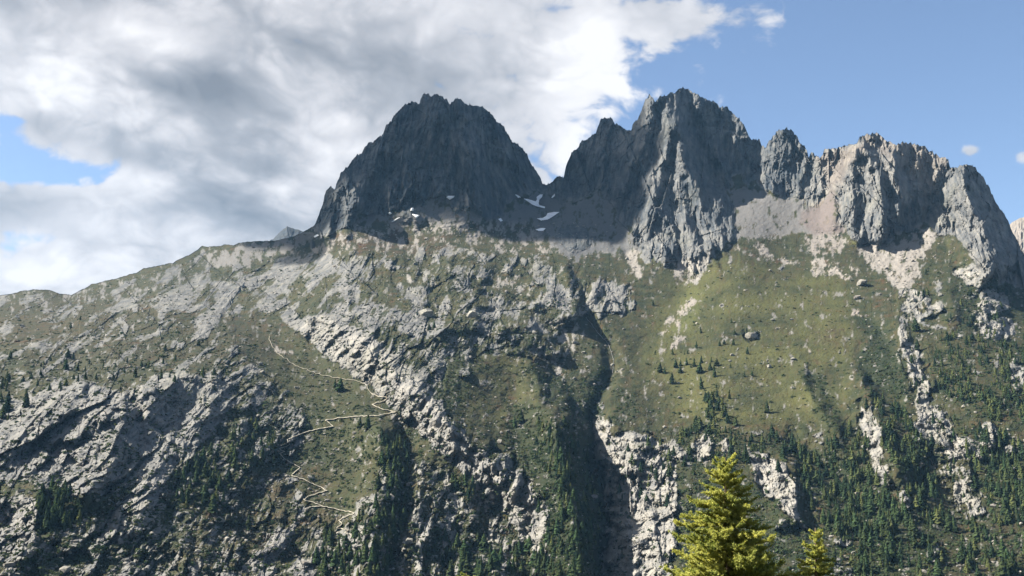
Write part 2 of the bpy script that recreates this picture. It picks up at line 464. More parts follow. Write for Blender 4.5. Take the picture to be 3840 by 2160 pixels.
cliff([(2385, 740), (2395, 770), (2400, 800)], [(2430, 738), (2435, 770), (2425, 805)], 22, 45)
# --- left-facing, sunlit walls
cliff([(800, 795), (870, 845), (935, 885), (1000, 945), (1070, 1010), (1140, 1080), (1215, 1140), (1300, 1230), (1370, 1300), (1400, 1449)],
      [(748, 832), (822, 864), (870, 927), (930, 970), (1000, 1032), (1075, 1102), (1180, 1192), (1250, 1262), (1310, 1335), (1340, 1449)], 70, 210)
cliff([(1545, 1060), (1560, 1150), (1578, 1250), (1592, 1350), (1600, 1449), (1590, 1700)], [(1498, 1050), (1500, 1180), (1526, 1250), (1533, 1320), (1520, 1449), (1503, 1700)], 58, 200)
cliff([(1060, 1140), (1050, 1250), (1030, 1350), (1010, 1449)], [(1025, 1130), (1020, 1230), (1000, 1340), (985, 1449)], 18, 150)
cliff([(1470, 690), (1500, 720), (1510, 780)], [(1455, 690), (1474, 730), (1476, 800)], 12, 80)
# --- peak A
line([(1085, 240), (1120, 300), (1160, 370), (1195, 420), (1215, 520)], -38, 34)
line([(935, 400), (985, 460), (1020, 540)], -14, 26)
line([(1000, 300), (1030, 400), (1050, 470), (1040, 540)], -22, 30)
line([(860, 470), (845, 540), (815, 600)], -18, 22)
line([(930, 540), (945, 480), (965, 440)], 30, 24)
line([(1236, 515), (1232, 470), (1215, 400)], 34, 22)
line([(1150, 490), (1120, 430), (1100, 330)], 22, 20)
line([(845, 585), (850, 555)], 22, 12)
line([(1270, 500), (1250, 430), (1230, 330)], 16, 20)
cliff([(1060, 250), (1075, 300), (1095, 360)], [(1085, 250), (1105, 300), (1120, 350)], 22, 60)
cliff([(1290, 400), (1320, 470), (1345, 530)], [(1310, 380), (1355, 450), (1372, 510)], 40, 70)
cliff([(890, 500), (880, 550), (868, 590)], [(915, 500), (905, 555), (890, 590)], 22, 40)
line([(1640, 250), (1625, 330), (1600, 400), (1560, 470)], -34, 15)
line([(1690, 310), (1685, 360), (1665, 430), (1640, 500), (1625, 570)], -36, 15)
line([(1706, 318), (1715, 380), (1730, 440), (1770, 520), (1800, 580)], -40, 16)
line([(1662, 255), (1655, 330), (1636, 400), (1600, 470)], 30, 11)
line([(1700, 350), (1690, 420), (1690, 500), (1710, 580)], 28, 12)
line([(1760, 250), (1780, 320), (1800, 390), (1830, 450)], -24, 16)
line([(1740, 280), (1770, 360), (1800, 430)], 34, 15)
line([(1830, 300), (1850, 360), (1860, 420)], -20, 14)
line([(1000, 270), (960, 360), (915, 450), (880, 530)], -24, 16)
line([(1040, 260), (1010, 360), (975, 450)], 26, 16)
line([(1110, 300), (1080, 400), (1075, 480)], 24, 14)
line([(1150, 260), (1180, 340), (1230, 430), (1270, 500)], -26, 16)
line([(1220, 270), (1260, 350), (1300, 430)], -22, 15)
# --- peaks B, C
cliff([(1706, 318), (1718, 365), (1728, 418), (1765, 460), (1795, 500)],
      [(1745, 335), (1772, 400), (1795, 440), (1818, 470), (1842, 510)], 60, 80)
cliff([(1795, 500), (1822, 545), (1838, 590), (1815, 625)], [(1838, 500), (1853, 545), (1858, 580), (1840, 618)], 26, 60)
cliff([(1672, 262), (1680, 300), (1676, 345)], [(1692, 262), (1704, 300), (1706, 340)], 34, 60)
cliff([(1620, 370), (1635, 420), (1650, 480), (1660, 540)], [(1640, 365), (1660, 420), (1672, 480), (1680, 540)], 26, 60)
cliff([(1580, 400), (1572, 450), (1560, 500)], [(1600, 400), (1590, 450), (1580, 500)], 20, 60)
cliff([(1690, 400), (1700, 460), (1720, 520), (1740, 580), (1755, 640)], [(1706, 400), (1720, 460), (1742, 520), (1762, 580), (1772, 640)], 26, 50)
cliff([(1780, 600), (1790, 640), (1800, 660)], [(1796, 600), (1806, 635), (1812, 655)], 18, 40)
line([(1560, 420), (1530, 520), (1560, 600), (1600, 640)], 30, 26)
line([(1500, 320), (1470, 420), (1440, 480)], 14, 20)
line([(1530, 300), (1520, 380), (1490, 460)], -16, 24)
cliff([(1975, 335), (1972, 400), (1968, 470)], [(1992, 335), (1994, 400), (1985, 470)], 24, 50)
cliff([(2010, 380), (2015, 430), (2012, 470)], [(2028, 375), (2034, 420), (2030, 460)], 24, 40)
line([(1915, 380), (1905, 430), (1890, 480)], 30, 22)
line([(1880, 440), (1865, 470), (1850, 520)], 20, 26)
line([(1868, 436), (1865, 470)], -22, 10)
# --- peaks D, E
cliff([(2150, 385), (2130, 425), (2118, 460), (2108, 510), (2100, 560)], [(2078, 470), (2072, 500), (2066, 530), (2070, 560), (2080, 590)], 34, 30)
cliff([(2148, 385), (2142, 450), (2144, 520), (2150, 600)], [(2160, 385), (2158, 450), (2158, 520), (2162, 600)], 34, 36)
cliff([(2170, 365), (2195, 410), (2210, 450), (2218, 500), (2222, 560), (2215, 600)], [(2186, 362), (2217, 400), (2236, 450), (2240, 510), (2240, 570), (2228, 605)], 62, 45)
cliff([(2245, 400), (2262, 450), (2270, 490), (2262, 540)], [(2258, 400), (2280, 450), (2288, 490), (2276, 540)], 46, 40)
cliff([(2310, 480), (2320, 520), (2312, 570)], [(2325, 480), (2338, 520), (2328, 575)], 36, 40)
cliff([(2425, 413), (2432, 470), (2452, 540), (2480, 600), (2495, 650)], [(2475, 450), (2507, 510), (2545, 580), (2575, 640), (2580, 700)], 120, 90)
line([(2395, 425), (2365, 480), (2330, 545), (2300, 590)], 34, 22)
line([(2100, 420), (2080, 480), (2050, 520)], 20, 26)
line([(2120, 405), (2112, 430)], 10, 12)
# --- gullies, benches
line([(1470, 800), (1501, 840), (1531, 870), (1543, 905), (1535, 940), (1505, 1000), (1492, 1050)], 24, 18)
line([(1735, 690), (1700, 760), (1665, 830), (1600, 900)], 8, 26)
line([(600, 810), (680, 850), (760, 900), (850, 950), (930, 985), (1010, 1060), (1040, 1130)], 22, 36)
line([(2180, 800), (2230, 860), (2262, 900)], 10, 22)
line([(2000, 1110), (2080, 1180), (2120, 1260)], 16, 30)
line([(2320, 1140), (2380, 1220), (2420, 1320)], 18, 30)
line([(2230, 1180), (2300, 1280)], -14, 30)
line([(680, 1180), (640, 1260), (600, 1350)], 7, 30)
line([(540, 1100), (480, 1180), (430, 1270), (400, 1360)], 7, 26)
OFF = blur(OFF, 2)

print('fields', round(time.time() - T0, 1))

# ------------------------------------------------------------------ ground cover zones
def zmask(poly, soft=6.0):
    sl = Field.window(poly, soft * 2 + 24)
    px, py = WX[sl], WY[sl]
    d = pdist(px, py, poly, True)
    d = np.where(inside(px, py, poly), d, -d)
    return sl, sstep(d, -soft, soft)


def zset(F, poly, val, soft=6.0):
    sl, m = zmask(poly, soft)
    F[sl] = F[sl] * (1 - m) + val * m


def ell(x, y, a, b, rot=0, n=14):
    c, s = math.cos(R_(rot)), math.sin(R_(rot))
    return [(x + a * math.cos(t) * c - b * math.sin(t) * s, y + a * math.cos(t) * s + b * math.sin(t) * c) for t in np.linspace(0, 2 * math.pi, n, endpoint=False)]


Z = lambda v=0.0: np.full(Field.gx.shape, float(v))
ROCK, SCREE, SHRUB, TREE, HEATH, TONE, PINK, LUSH, PEAK = Z(0.16), Z(), Z(), Z(), Z(0.35), Z(0.6), Z(), Z(0.0), Z()
SMOOTH = Z()                                # large unbroken slabs
TEX = Z()                                   # extra blockiness of the rock (rubbly knolls)

FOOT_A = [(789, 568), (800, 607), (822, 606), (843, 587), (880, 566), (905, 542), (928, 530), (950, 536), (972, 541), (1001, 528), (1008, 533), (1038, 533), (1068, 513),
          (1094, 496), (1118, 484), (1128, 492), (1135, 520), (1148, 531), (1165, 518), (1185, 528), (1198, 550), (1238, 553), (1262, 540), (1290, 500), (1300, 490), (1330, 478), (1362, 474)]
PEAK_A = FOOT_A + [(1366, 440), (1340, 380), (1300, 300), (1240, 250), (1150, 220), (1050, 220), (950, 290), (850, 420), (780, 520)]
PEAK_B = [(1362, 480), (1385, 470), (1395, 510), (1440, 505), (1480, 490), (1512, 470), (1532, 440), (1590, 340), (1570, 300), (1500, 270), (1380, 430)]
PEAK_C = [(1515, 490), (1545, 520), (1555, 555), (1590, 580), (1600, 610), (1615, 640), (1700, 660), (1745, 692), (1770, 680), (1790, 650), (1830, 612), (1842, 590), (1850, 540),
          (1832, 480), (1845, 440), (1870, 430), (1885, 470), (1905, 445), (1925, 480), (1950, 485), (1985, 500), (2010, 495), (2035, 490), (2060, 470), (2075, 400),
          (2040, 350), (1960, 290), (1850, 250), (1720, 200), (1600, 240), (1540, 380)]
PEAK_D = [(2030, 480), (2025, 520), (2060, 520), (2080, 500), (2108, 470), (2103, 520), (2110, 560), (2130, 590), (2165, 612), (2200, 618), (2235, 610), (2262, 590), (2300, 570), (2330, 560),
          (2360, 580), (2420, 600), (2440, 640), (2480, 690), (2530, 715), (2600, 720), (2660, 700), (2500, 430), (2400, 380), (2200, 300), (2060, 370)]
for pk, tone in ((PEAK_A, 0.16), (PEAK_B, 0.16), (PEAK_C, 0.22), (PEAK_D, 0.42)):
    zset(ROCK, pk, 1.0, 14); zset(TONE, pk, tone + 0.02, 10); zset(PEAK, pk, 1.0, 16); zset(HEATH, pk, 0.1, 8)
for p in ([(1560, 600), (1600, 560), (1700, 560), (1760, 590), (1830, 560), (1840, 600), (1770, 690), (1700, 665), (1620, 650)],):
    zset(TONE, p, 0.40, 20); zset(ROCK, p, 0.86, 14)
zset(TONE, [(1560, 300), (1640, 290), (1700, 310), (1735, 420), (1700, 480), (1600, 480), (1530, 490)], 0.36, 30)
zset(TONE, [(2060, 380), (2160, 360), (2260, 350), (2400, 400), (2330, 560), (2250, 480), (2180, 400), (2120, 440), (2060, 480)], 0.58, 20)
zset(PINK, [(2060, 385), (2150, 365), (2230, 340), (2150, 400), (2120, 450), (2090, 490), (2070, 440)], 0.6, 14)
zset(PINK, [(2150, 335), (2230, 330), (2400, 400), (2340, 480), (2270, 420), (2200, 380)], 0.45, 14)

zset(ROCK, [(1640, 700), (1800, 650), (2120, 690), (2150, 800), (2150, 960), (2090, 1070), (1900, 1080), (1690, 1060), (1560, 960), (1560, 820)], 0.06, 20)
# slabs and rocky ground
def rocky(poly, r, tone, soft=10, shrub=None, tex=None):
    zset(ROCK, poly, r, soft); zset(TONE, poly, tone, soft * 2)
    if shrub is not None: zset(SHRUB, poly, shrub, soft)
    if tex is not None: zset(TEX, poly, tex, soft * 2)


rocky([(-320, 780), (300, 740), (560, 800), (640, 940), (380, 945), (0, 1000), (-320, 1000)], 0.42, 0.54, 30)
rocky([(-320, 720), (180, 735), (330, 700), (520, 640), (700, 590), (800, 600), (700, 660), (450, 735), (200, 790), (-320, 800)], 0.42, 0.42, 14, 0.3)
zset(SCREE, [(-320, 720), (180, 735), (330, 700), (520, 640), (640, 610), (520, 700), (300, 760), (-320, 790)], 0.34, 14)
rocky([(500, 940), (760, 900), (930, 1000), (1020, 1100), (1000, 1449), (900, 1720), (-320, 1720), (-320, 1449), (0, 1400), (300, 1260), (420, 1150)], 0.43, 0.66, 30)
rocky([(-320, 1010), (60, 1010), (130, 975), (200, 960), (330, 990), (380, 945), (560, 938), (585, 1000), (545, 1080), (480, 1130), (420, 1180), (300, 1230), (200, 1245), (140, 1245), (60, 1215), (-320, 1230)], 0.98, 0.60, 10, 0)
rocky([(256, 1345), (265, 1300), (330, 1240), (400, 1180), (425, 1190), (395, 1260), (350, 1330), (300, 1370)], 0.96, 0.8, 5)
rocky([(-320, 1265), (60, 1250), (92, 1262), (88, 1340), (60, 1405), (-320, 1455)], 0.92, 0.66, 8)
rocky([(330, 748), (420, 728), (560, 696), (700, 648), (860, 618), (960, 650), (970, 720), (900, 780), (830, 850), (750, 832), (690, 785), (560, 802), (430, 778)], 0.60, 0.50, 12, tex=0.35)
rocky([(940, 640), (1100, 618), (1300, 640), (1430, 680), (1460, 800), (1400, 900), (1200, 880), (1050, 800)], 0.44, 0.62, 20, tex=1)
rocky([(750, 790), (850, 725), (960, 760), (1060, 800), (1190, 835), (1180, 895), (1120, 950), (1105, 1050), (1180, 1120), (1300, 1150), (1380, 1280), (1370, 1340), (1290, 1310), (1180, 1203), (1075, 1108), (1000, 1038), (930, 973), (826, 897), (748, 834)], 0.54, 0.56, 8, 0.40)
rocky([(748, 834), (826, 897), (930, 973), (1000, 1038), (1075, 1108), (1180, 1203), (1290, 1310), (1330, 1295), (1230, 1170), (1150, 1075), (1090, 1000), (1000, 900), (900, 835), (830, 795), (765, 795)], 0.90, 0.86, 8, 0.1)
rocky([(1120, 900), (1250, 890), (1330, 900), (1370, 1000), (1420, 1080), (1300, 1130), (1180, 1080), (1120, 1000)], 0.10, 0.7, 14)
rocky([(1030, 1150), (1120, 1170), (1250, 1290), (1380, 1360), (1420, 1449), (1430, 1700), (960, 1700), (985, 1449), (1020, 1300)], 0.42, 0.82, 16)
rocky([(1180, 1160), (1300, 1160), (1375, 1280), (1378, 1350), (1330, 1360), (1280, 1310)], 0.86, 0.85, 8)
rocky([(1470, 715), (1500, 700), (1580, 720), (1600, 770), (1560, 792), (1500, 802), (1478, 770)], 0.72, 0.6, 8)
rocky([(1490, 1050), (1530, 1050), (1545, 1110), (1520, 1170), (1497, 1180)], 0.75, 0.95, 8)
rocky([(1515, 1110), (1560, 1085), (1640, 1095), (1700, 1150), (1700, 1300), (1690, 1449), (1680, 1700), (1505, 1700), (1515, 1449), (1530, 1320), (1522, 1240)], 0.86, 0.95, 8, tex=0.4)
rocky([(1884, 1133), (1915, 1128), (1945, 1160), (1990, 1188), (2003, 1230), (2003, 1280), (2030, 1330), (2000, 1312), (1960, 1272), (1900, 1210)], 1.0, 0.98, 4, tex=0.7)
for p in ([(1735, 1130), (1762, 1092), (1785, 1085), (1795, 1130), (1790, 1160), (1740, 1160)], [(1812, 1112), (1833, 1103), (1840, 1135), (1815, 1150)], [(1640, 1100), (1715, 1125), (1730, 1155), (1650, 1160)],
          ell(2185, 1040, 18, 30), ell(2190, 1095, 26, 34, 20), ell(2205, 1150, 12, 26), ell(2218, 1195, 18, 24), ell(2345, 1048, 32, 30), ell(2330, 1110, 42, 20, 30), ell(2390, 1180, 34, 30), ell(2430, 1250, 36, 44, -20),
          ell(2490, 1096, 28, 30), ell(2278, 1252, 12, 28), ell(2560, 1130, 30, 14), ell(2300, 760, 36, 34), ell(2345, 775, 26, 16), ell(2270, 835, 12, 22), ell(2295, 905, 18, 20), ell(2310, 950, 26, 22),
          ell(2470, 815, 20, 40, -35), ell(2440, 695, 44, 20, 15), ell(2555, 940, 22, 40), ell(2500, 760, 40, 30), ell(2120, 1365, 20, 12), ell(1960, 1320, 14, 10), ell(2350, 1385, 14, 26, 20), ell(2130, 1440, 18, 10), ell(2440, 1130, 40, 22, 40), ell(2520, 830, 30, 30)):
    rocky(p, 0.80, 0.96, 7, tex=1)
rocky([(2262, 880), (2340, 870), (2345, 960), (2330, 1080), (2400, 1150), (2470, 1290), (2440, 1320), (2370, 1240), (2310, 1130), (2290, 1000)], 0.34, 0.95, 14)
for p in ([(2290, 740), (2260, 735), (2260, 810), (2310, 810), (2360, 790)], ell(1600, 1120, 40, 26), ell(1680, 1130, 30, 26), ell(1500, 740, 30, 30), ell(1895, 845, 24, 14), ell(1170, 935, 20, 10)):
    rocky(p, 0.6, 0.8, 8)

rocky([(600, 830), (745, 850), (815, 900), (915, 985), (990, 1060), (1020, 1130), (950, 1180), (880, 1300), (780, 1290), (730, 1180), (770, 1060), (700, 960), (620, 900)], 0.13, 0.6, 16, 0.30)
zset(LUSH, [(600, 830), (745, 850), (815, 900), (915, 985), (990, 1060), (1020, 1130), (950, 1180), (880, 1300), (780, 1290), (730, 1180), (770, 1060), (700, 960)], 0.35, 20)
for p in ([(-320, 1010), (60, 1010), (200, 960), (330, 1000), (320, 1100), (280, 1200), (140, 1245), (-320, 1230)], [(256, 1345), (265, 1300), (330, 1240), (400, 1180), (425, 1190), (350, 1330), (300, 1370)], [(380, 945), (560, 938), (545, 1080), (420, 1180), (340, 1180), (350, 1020)]):
    zset(SMOOTH, p, 1.0, 10)
# scree and rubble
def screes(poly, v, pink=0.0, soft=8, tone=None):
    zset(SCREE, poly, v, soft); zset(PINK, poly, pink, soft)
    zset(ROCK, poly, 0.12, soft)
    if tone is not None: zset(TONE, poly, tone, soft)


screes([(1290, 505), (1360, 480), (1440, 515), (1512, 480), (1540, 520), (1560, 560), (1600, 590), (1610, 640), (1500, 640), (1440, 660), (1380, 620), (1320, 560)], 0.85, 0.0, 8, 0.22)
zset(ROCK, ell(1450, 595, 50, 34), 0.7, 12)
screes([(880, 566), (930, 530), (1010, 535), (1090, 500), (1118, 485), (1140, 530), (1190, 530), (1240, 555), (1300, 520), (1330, 570), (1100, 575), (960, 560)], 0.85, 0.0, 8, 0.25)
screes([(520, 640), (680, 605), (790, 580), (800, 608), (700, 640), (560, 690)], 0.7, 0.05, 10, 0.45)
screes([(700, 640), (850, 588), (1000, 562), (1200, 560), (1340, 570), (1400, 640), (1300, 640), (1100, 616), (950, 640)], 0.42, 0.2, 14, 0.8)
screes([(1840, 490), (1870, 470), (1960, 490), (2030, 500), (2070, 530), (2110, 560), (2100, 600), (1980, 590), (1850, 600), (1845, 560)], 0.92, 0.10, 8, 0.34)
screes([(2025, 525), (2075, 500), (2105, 480), (2105, 540), (2120, 590), (2060, 600), (2010, 560)], 0.95, 1.0, 8, 0.28)
screes([(2020, 600), (2100, 590), (2130, 610), (2110, 640), (2040, 640)], 0.75, 0.4, 8, 0.7)
screes([(2134, 612), (2170, 625), (2250, 610), (2330, 575), (2370, 590), (2330, 640), (2285, 732), (2262, 728), (2230, 702), (2190, 662), (2150, 630)], 0.86, 0.25, 7, 0.85)
screes([(1580, 626), (1602, 640), (1612, 700), (1592, 692), (1575, 660)], 0.95, 0.2, 4, 1.0)
screes([(1690, 660), (1790, 640), (1775, 690), (1720, 720), (1690, 700)], 0.55, 0.1, 8, 0.9)
screes([(1745, 745), (1755, 755), (1700, 830), (1662, 840), (1680, 800)], 0.6, 0.4, 6, 0.9)
screes([(1725, 828), (1735, 840), (1690, 885), (1660, 890)], 0.62, 0.4, 5, 0.9)
screes([(1880, 612), (1905, 608), (1950, 640), (2010, 660), (1990, 675), (1930, 655)], 0.62, 0.3, 6, 1.0)
screes([(1820, 618), (1850, 618), (1930, 658), (1920, 662)], 0.6, 0.3, 3, 1.0)
screes([(2020, 665), (2060, 650), (2150, 665), (2170, 690), (2130, 705), (2060, 700)], 0.5, 0.3, 10, 1.0)
screes([(2137, 776), (2160, 780), (2175, 795), (2150, 793)], 0.9, 0.7, 3, 1.0)
screes([(2012, 868), (2030, 868), (2046, 886), (2030, 886)], 0.8, 0.5, 3, 1.0)
screes([(1377, 893), (1400, 905), (1422, 940), (1424, 960), (1405, 950)], 0.8, 0.0, 6, 0.9)
screes([(1400, 825), (1450, 815), (1470, 850), (1440, 880), (1410, 850)], 0.55, 0.0, 8, 0.95)
screes([(1190, 700), (1320, 690), (1340, 740), (1240, 745)], 0.34, 0.1, 14, 0.95)
screes([(1020, 695), (1060, 700), (1050, 712), (1010, 708)], 0.7, 0.1, 5, 0.9)
screes([(690, 865), (700, 890), (770, 905), (760, 895), (705, 880), (695, 862)], 0.5, 0.3, 3, 1.0)

# shrubs, conifers, heath, lush grass
def green(F, poly, v, soft=10):
    zset(F, poly, v, soft)


green(SHRUB, [(-320, 900), (500, 900), (600, 950), (600, 1000), (380, 950), (-320, 1010)], 0.30, 16)
green(SHRUB, [(600, 1000), (930, 1000), (1000, 1100), (900, 1180), (700, 1180), (560, 1250), (400, 1400), (200, 1449), (0, 1449), (150, 1330), (300, 1370), (420, 1200), (560, 1080)], 0.48, 20)
green(SHRUB, [(300, 790), (560, 800), (700, 880), (640, 960), (380, 945), (150, 880)], 0.36, 20)
green(SHRUB, [(1090, 900), (1150, 895), (1200, 900), (1190, 960), (1160, 1030), (1120, 1080), (1095, 1030), (1105, 960)], 0.80, 10)
green(SHRUB, [(1330, 900), (1400, 950), (1480, 980), (1500, 900), (1530, 930), (1510, 1010), (1500, 1060), (1450, 1040), (1380, 1020), (1330, 960)], 0.80, 12)
green(SHRUB, [(1490, 940), (1535, 925), (1520, 1000), (1505, 1070), (1470, 1060)], 0.95, 8)
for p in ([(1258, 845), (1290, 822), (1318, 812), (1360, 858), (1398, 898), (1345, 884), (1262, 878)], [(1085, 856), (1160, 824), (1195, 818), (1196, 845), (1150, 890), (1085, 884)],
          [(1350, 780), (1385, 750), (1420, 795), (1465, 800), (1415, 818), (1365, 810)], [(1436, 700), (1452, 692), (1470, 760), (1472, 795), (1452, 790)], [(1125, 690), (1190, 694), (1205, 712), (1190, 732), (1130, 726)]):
    green(SHRUB, p, 0.75, 5); green(HEATH, p, 0.9, 6); zset(ROCK, p, 0.42, 5)  # scrub on the knoll faces, thickened to paint in their shade
green(SHRUB, [(1280, 1040), (1330, 1000), (1400, 1060), (1480, 1060), (1495, 1180), (1520, 1300), (1515, 1460), (1300, 1460), (1380, 1330), (1320, 1200), (1270, 1120)], 0.85, 12)
green(SHRUB, [(1040, 1330), (1150, 1300), (1300, 1350), (1300, 1460), (1020, 1460)], 0.45, 16)
green(SHRUB, [(1350, 790), (1385, 760), (1465, 700), (1470, 790), (1440, 812)], 0.55, 8)
green(SHRUB, [(2150, 795), (2190, 800), (2215, 830), (2255, 870), (2270, 900), (2285, 960), (2280, 1015), (2230, 990), (2165, 950), (2150, 890), (2190, 860), (2170, 825)], 0.95, 7)
green(SHRUB, [(2005, 930), (2050, 938), (2080, 960), (2095, 1000), (2125, 1050), (2110, 1090), (2050, 1050), (2040, 1000), (2020, 960)], 0.72, 8)
green(SHRUB, [(1560, 980), (1620, 990), (1590, 1040), (1540, 1060)], 0.6, 10)
green(SHRUB, [(2390, 660), (2480, 690), (2576, 720), (2640, 800), (2450, 830), (2360, 740)], 0.6, 14)
green(SHRUB, [(2440, 600), (2490, 640), (2576, 640), (2640, 720), (2520, 715), (2460, 670)], 0.6, 10)
green(SHRUB, [(1700, 1170), (1900, 1210), (2050, 1330), (2130, 1449), (1690, 1460)], 0.55, 16)
green(SHRUB, [(2240, 1290), (2576, 1290), (2640, 1460), (2150, 1460)], 0.42, 20)
green(SHRUB, [(1690, 1010), (1660, 1040), (1580, 1040)], 0.3, 10)

green(TREE, [(-320, 890), (0, 890), (150, 900), (350, 905), (560, 930), (560, 960), (350, 950), (120, 985), (-320, 1010)], 0.22, 14)
green(TREE, [(-320, 960), (40, 960), (20, 1060), (-320, 1060)], 0.55, 8)
green(TREE, [(85, 1250), (150, 1240), (210, 1260), (200, 1320), (150, 1345), (95, 1330)], 0.9, 6)
green(TREE, [(450, 1170), (520, 1120), (580, 1150), (560, 1250), (520, 1300), (450, 1280)], 0.42, 10)
green(TREE, [(590, 1050), (690, 1080), (700, 1160), (600, 1200), (560, 1130)], 0.30, 10)
green(TREE, [(950, 1090), (1030, 1080), (1030, 1220), (1020, 1320), (980, 1460), (900, 1460), (880, 1340), (940, 1270), (960, 1200)], 0.55, 14)
green(TREE, [(790, 1360), (880, 1330), (900, 1460), (790, 1460)], 0.4, 8)
green(TREE, [(1360, 1070), (1430, 1080), (1490, 1180), (1515, 1300), (1510, 1460), (1330, 1460), (1390, 1330), (1400, 1230), (1340, 1150)], 0.62, 8)
green(TREE, [(1120, 1360), (1330, 1370), (1330, 1460), (1120, 1460)], 0.35, 10)
green(TREE, [(1130, 1190), (1200, 1210), (1180, 1270), (1130, 1250)], 0.6, 6)
green(TREE, [(1700, 1095), (1740, 1070), (1880, 1090), (1960, 1105), (2040, 1130), (2060, 1180), (2010, 1195), (1930, 1130), (1860, 1180), (1730, 1190)], 0.5, 8)
green(TREE, [(2000, 1180), (2080, 1130), (2150, 1080), (2180, 1120), (2230, 1220), (2270, 1290), (2300, 1340), (2180, 1380), (2060, 1330), (2030, 1250)], 0.85, 10)
green(TREE, [(2165, 960), (2240, 1010), (2285, 1040), (2330, 1140), (2345, 1190), (2280, 1210), (2230, 1150), (2210, 1050)], 0.92, 8)
green(TREE, [(2340, 850), (2400, 830), (2576, 850), (2640, 900), (2640, 1100), (2576, 1060), (2520, 1060), (2440, 1040), (2400, 1010), (2350, 960)], 0.88, 10)
green(TREE, [(2310, 1120), (2340, 1180), (2390, 1330), (2330, 1330), (2280, 1240)], 0.8, 8)
green(TREE, [(2400, 1060), (2470, 1080), (2576, 1110), (2640, 1200), (2640, 1330), (2500, 1320), (2470, 1230), (2440, 1150)], 0.66, 10)
green(TREE, [(2100, 1370), (2350, 1340), (2400, 1460), (2050, 1460)], 0.36, 14)
green(TREE, [(2400, 1330), (2640, 1330), (2640, 1460), (2430, 1460)], 0.28, 14)
green(TREE, [(2300, 720), (2576, 730), (2640, 850), (2400, 840), (2310, 800)], 0.26, 12)
green(TREE, [(1600, 1110), (1700, 1120), (1690, 1300), (1560, 1260)], 0.16, 10)
green(TREE, [(1770, 975), (1800, 975), (1810, 1030), (1860, 1070), (1790, 1070)], 0.9, 4)
green(TREE, [(1640, 880), (1810, 870), (1810, 950), (1700, 960), (1660, 930)], 0.085, 10)
for p in ([(2155, 1005), (2185, 1000), (2215, 1095), (2218, 1160), (2242, 1215), (2208, 1222), (2180, 1130)], [(2272, 870), (2310, 870), (2340, 950), (2345, 1000), (2400, 1080), (2480, 1290), (2440, 1300), (2380, 1200), (2330, 1090), (2290, 990)],
          [(2262, 740), (2285, 735), (2290, 860), (2264, 870)]):
    zset(TREE, p, 0.06, 6); zset(SHRUB, p, 0.10, 6); zset(ROCK, p, 0.62, 8); zset(TONE, p, 0.95, 10); zset(TEX, p, 0.7, 10)
# bare windows among the trees where the rock shows
for x, y, a, b in ((2185, 1040, 16, 26), (2190, 1095, 22, 30), (2218, 1195, 15, 20), (2345, 1048, 28, 26), (2430, 1250, 30, 38), (2490, 1096, 22, 22), (2278, 1252, 9, 22), (1945, 1230, 60, 60),
                   (1762, 1122, 22, 30), (1826, 1125, 12, 20), (2470, 960, 34, 14)):
    green(TREE, ell(x, y, a, b), 0.04, 5)

green(HEATH, [(300, 740), (620, 780), (740, 880), (560, 950), (200, 900), (0, 870), (-320, 900), (-320, 780)], 0.75, 30)
green(HEATH, [(560, 1200), (860, 1180), (880, 1300), (700, 1400), (500, 1449), (480, 1350)], 0.7, 30)
green(HEATH, [(830, 590), (1000, 580), (1130, 600), (1120, 640), (960, 640), (850, 625)], 1.0, 8)  # heath under peak A, at full strength to paint in the shade of the slope
green(HEATH, [(1680, 700), (2130, 700), (2150, 1000), (2080, 1060), (1700, 1050), (1600, 900)], 0.12, 40)
green(HEATH, [(2360, 1280), (2640, 1300), (2640, 1720), (2360, 1720)], 0.7, 30)
green(HEATH, [(2040, 820), (2130, 820), (2120, 870), (2050, 860)], 0.75, 12)
green(HEATH, [(1000, 1330), (1090, 1330), (1060, 1449), (1000, 1449)], 0.8, 14)
green(LUSH, [(1690, 690), (1830, 640), (2120, 700), (2150, 800), (2140, 950), (2090, 1080), (1900, 1090), (1700, 1060), (1620, 950), (1640, 800)], 0.9, 40)
green(LUSH, [(1120, 900), (1250, 890), (1330, 900), (1370, 1000), (1420, 1080), (1300, 1130), (1180, 1080), (1120, 1000)], 0.7, 20)
green(LUSH, [(1740, 720), (1770, 740), (1740, 830), (1690, 830)], 1.5, 12)
green(LUSH, [(2130, 600), (2160, 610), (2150, 620)], 1.6, 5)
green(LUSH, [(2210, 625), (2240, 610), (2250, 620), (2215, 635)], 1.6, 5)
green(LUSH, [(790, 1180), (860, 1200), (860, 1270), (800, 1260)], 0.9, 16)
green(SHRUB, [(1640, 690), (2130, 690), (2130, 780), (1640, 950)], 0.02, 10)
ZF = [blur(f, 1) for f in (ROCK, SCREE, SHRUB, TREE, HEATH, TONE, PINK, LUSH, PEAK, TEX)]
ROCK, SCREE, SHRUB, TREE, HEATH, TONE, PINK, LUSH, PEAK, TEX = ZF
print('zones', round(time.time() - T0, 1))

# ------------------------------------------------------------------ the land surface: a fine sheet of points
STEP = 2.1
cols = np.concatenate([np.arange(-300, -30, 9.0), np.arange(-30, 2606, STEP), np.arange(2606, 2880, 9.0)])
rows = np.concatenate([np.arange(212, 1462, STEP), np.arange(1462, 1830, 12.0)])
S = skyline(cols)
GX = np.repeat(cols[None, :], len(rows), 0)
GYraw = np.repeat(rows[:, None], len(cols), 1)
GY = np.maximum(GYraw, S[None, :])
below = GYraw >= S[None, :] - 14.0           # rows a little above the skyline collapse onto it
ok = below
qx, qy = GX[ok], GY[ok]
print('verts', qx.size)

base_f = tps(CTRL, Field.gx[::4, ::4], Field.gy[::4, ::4])


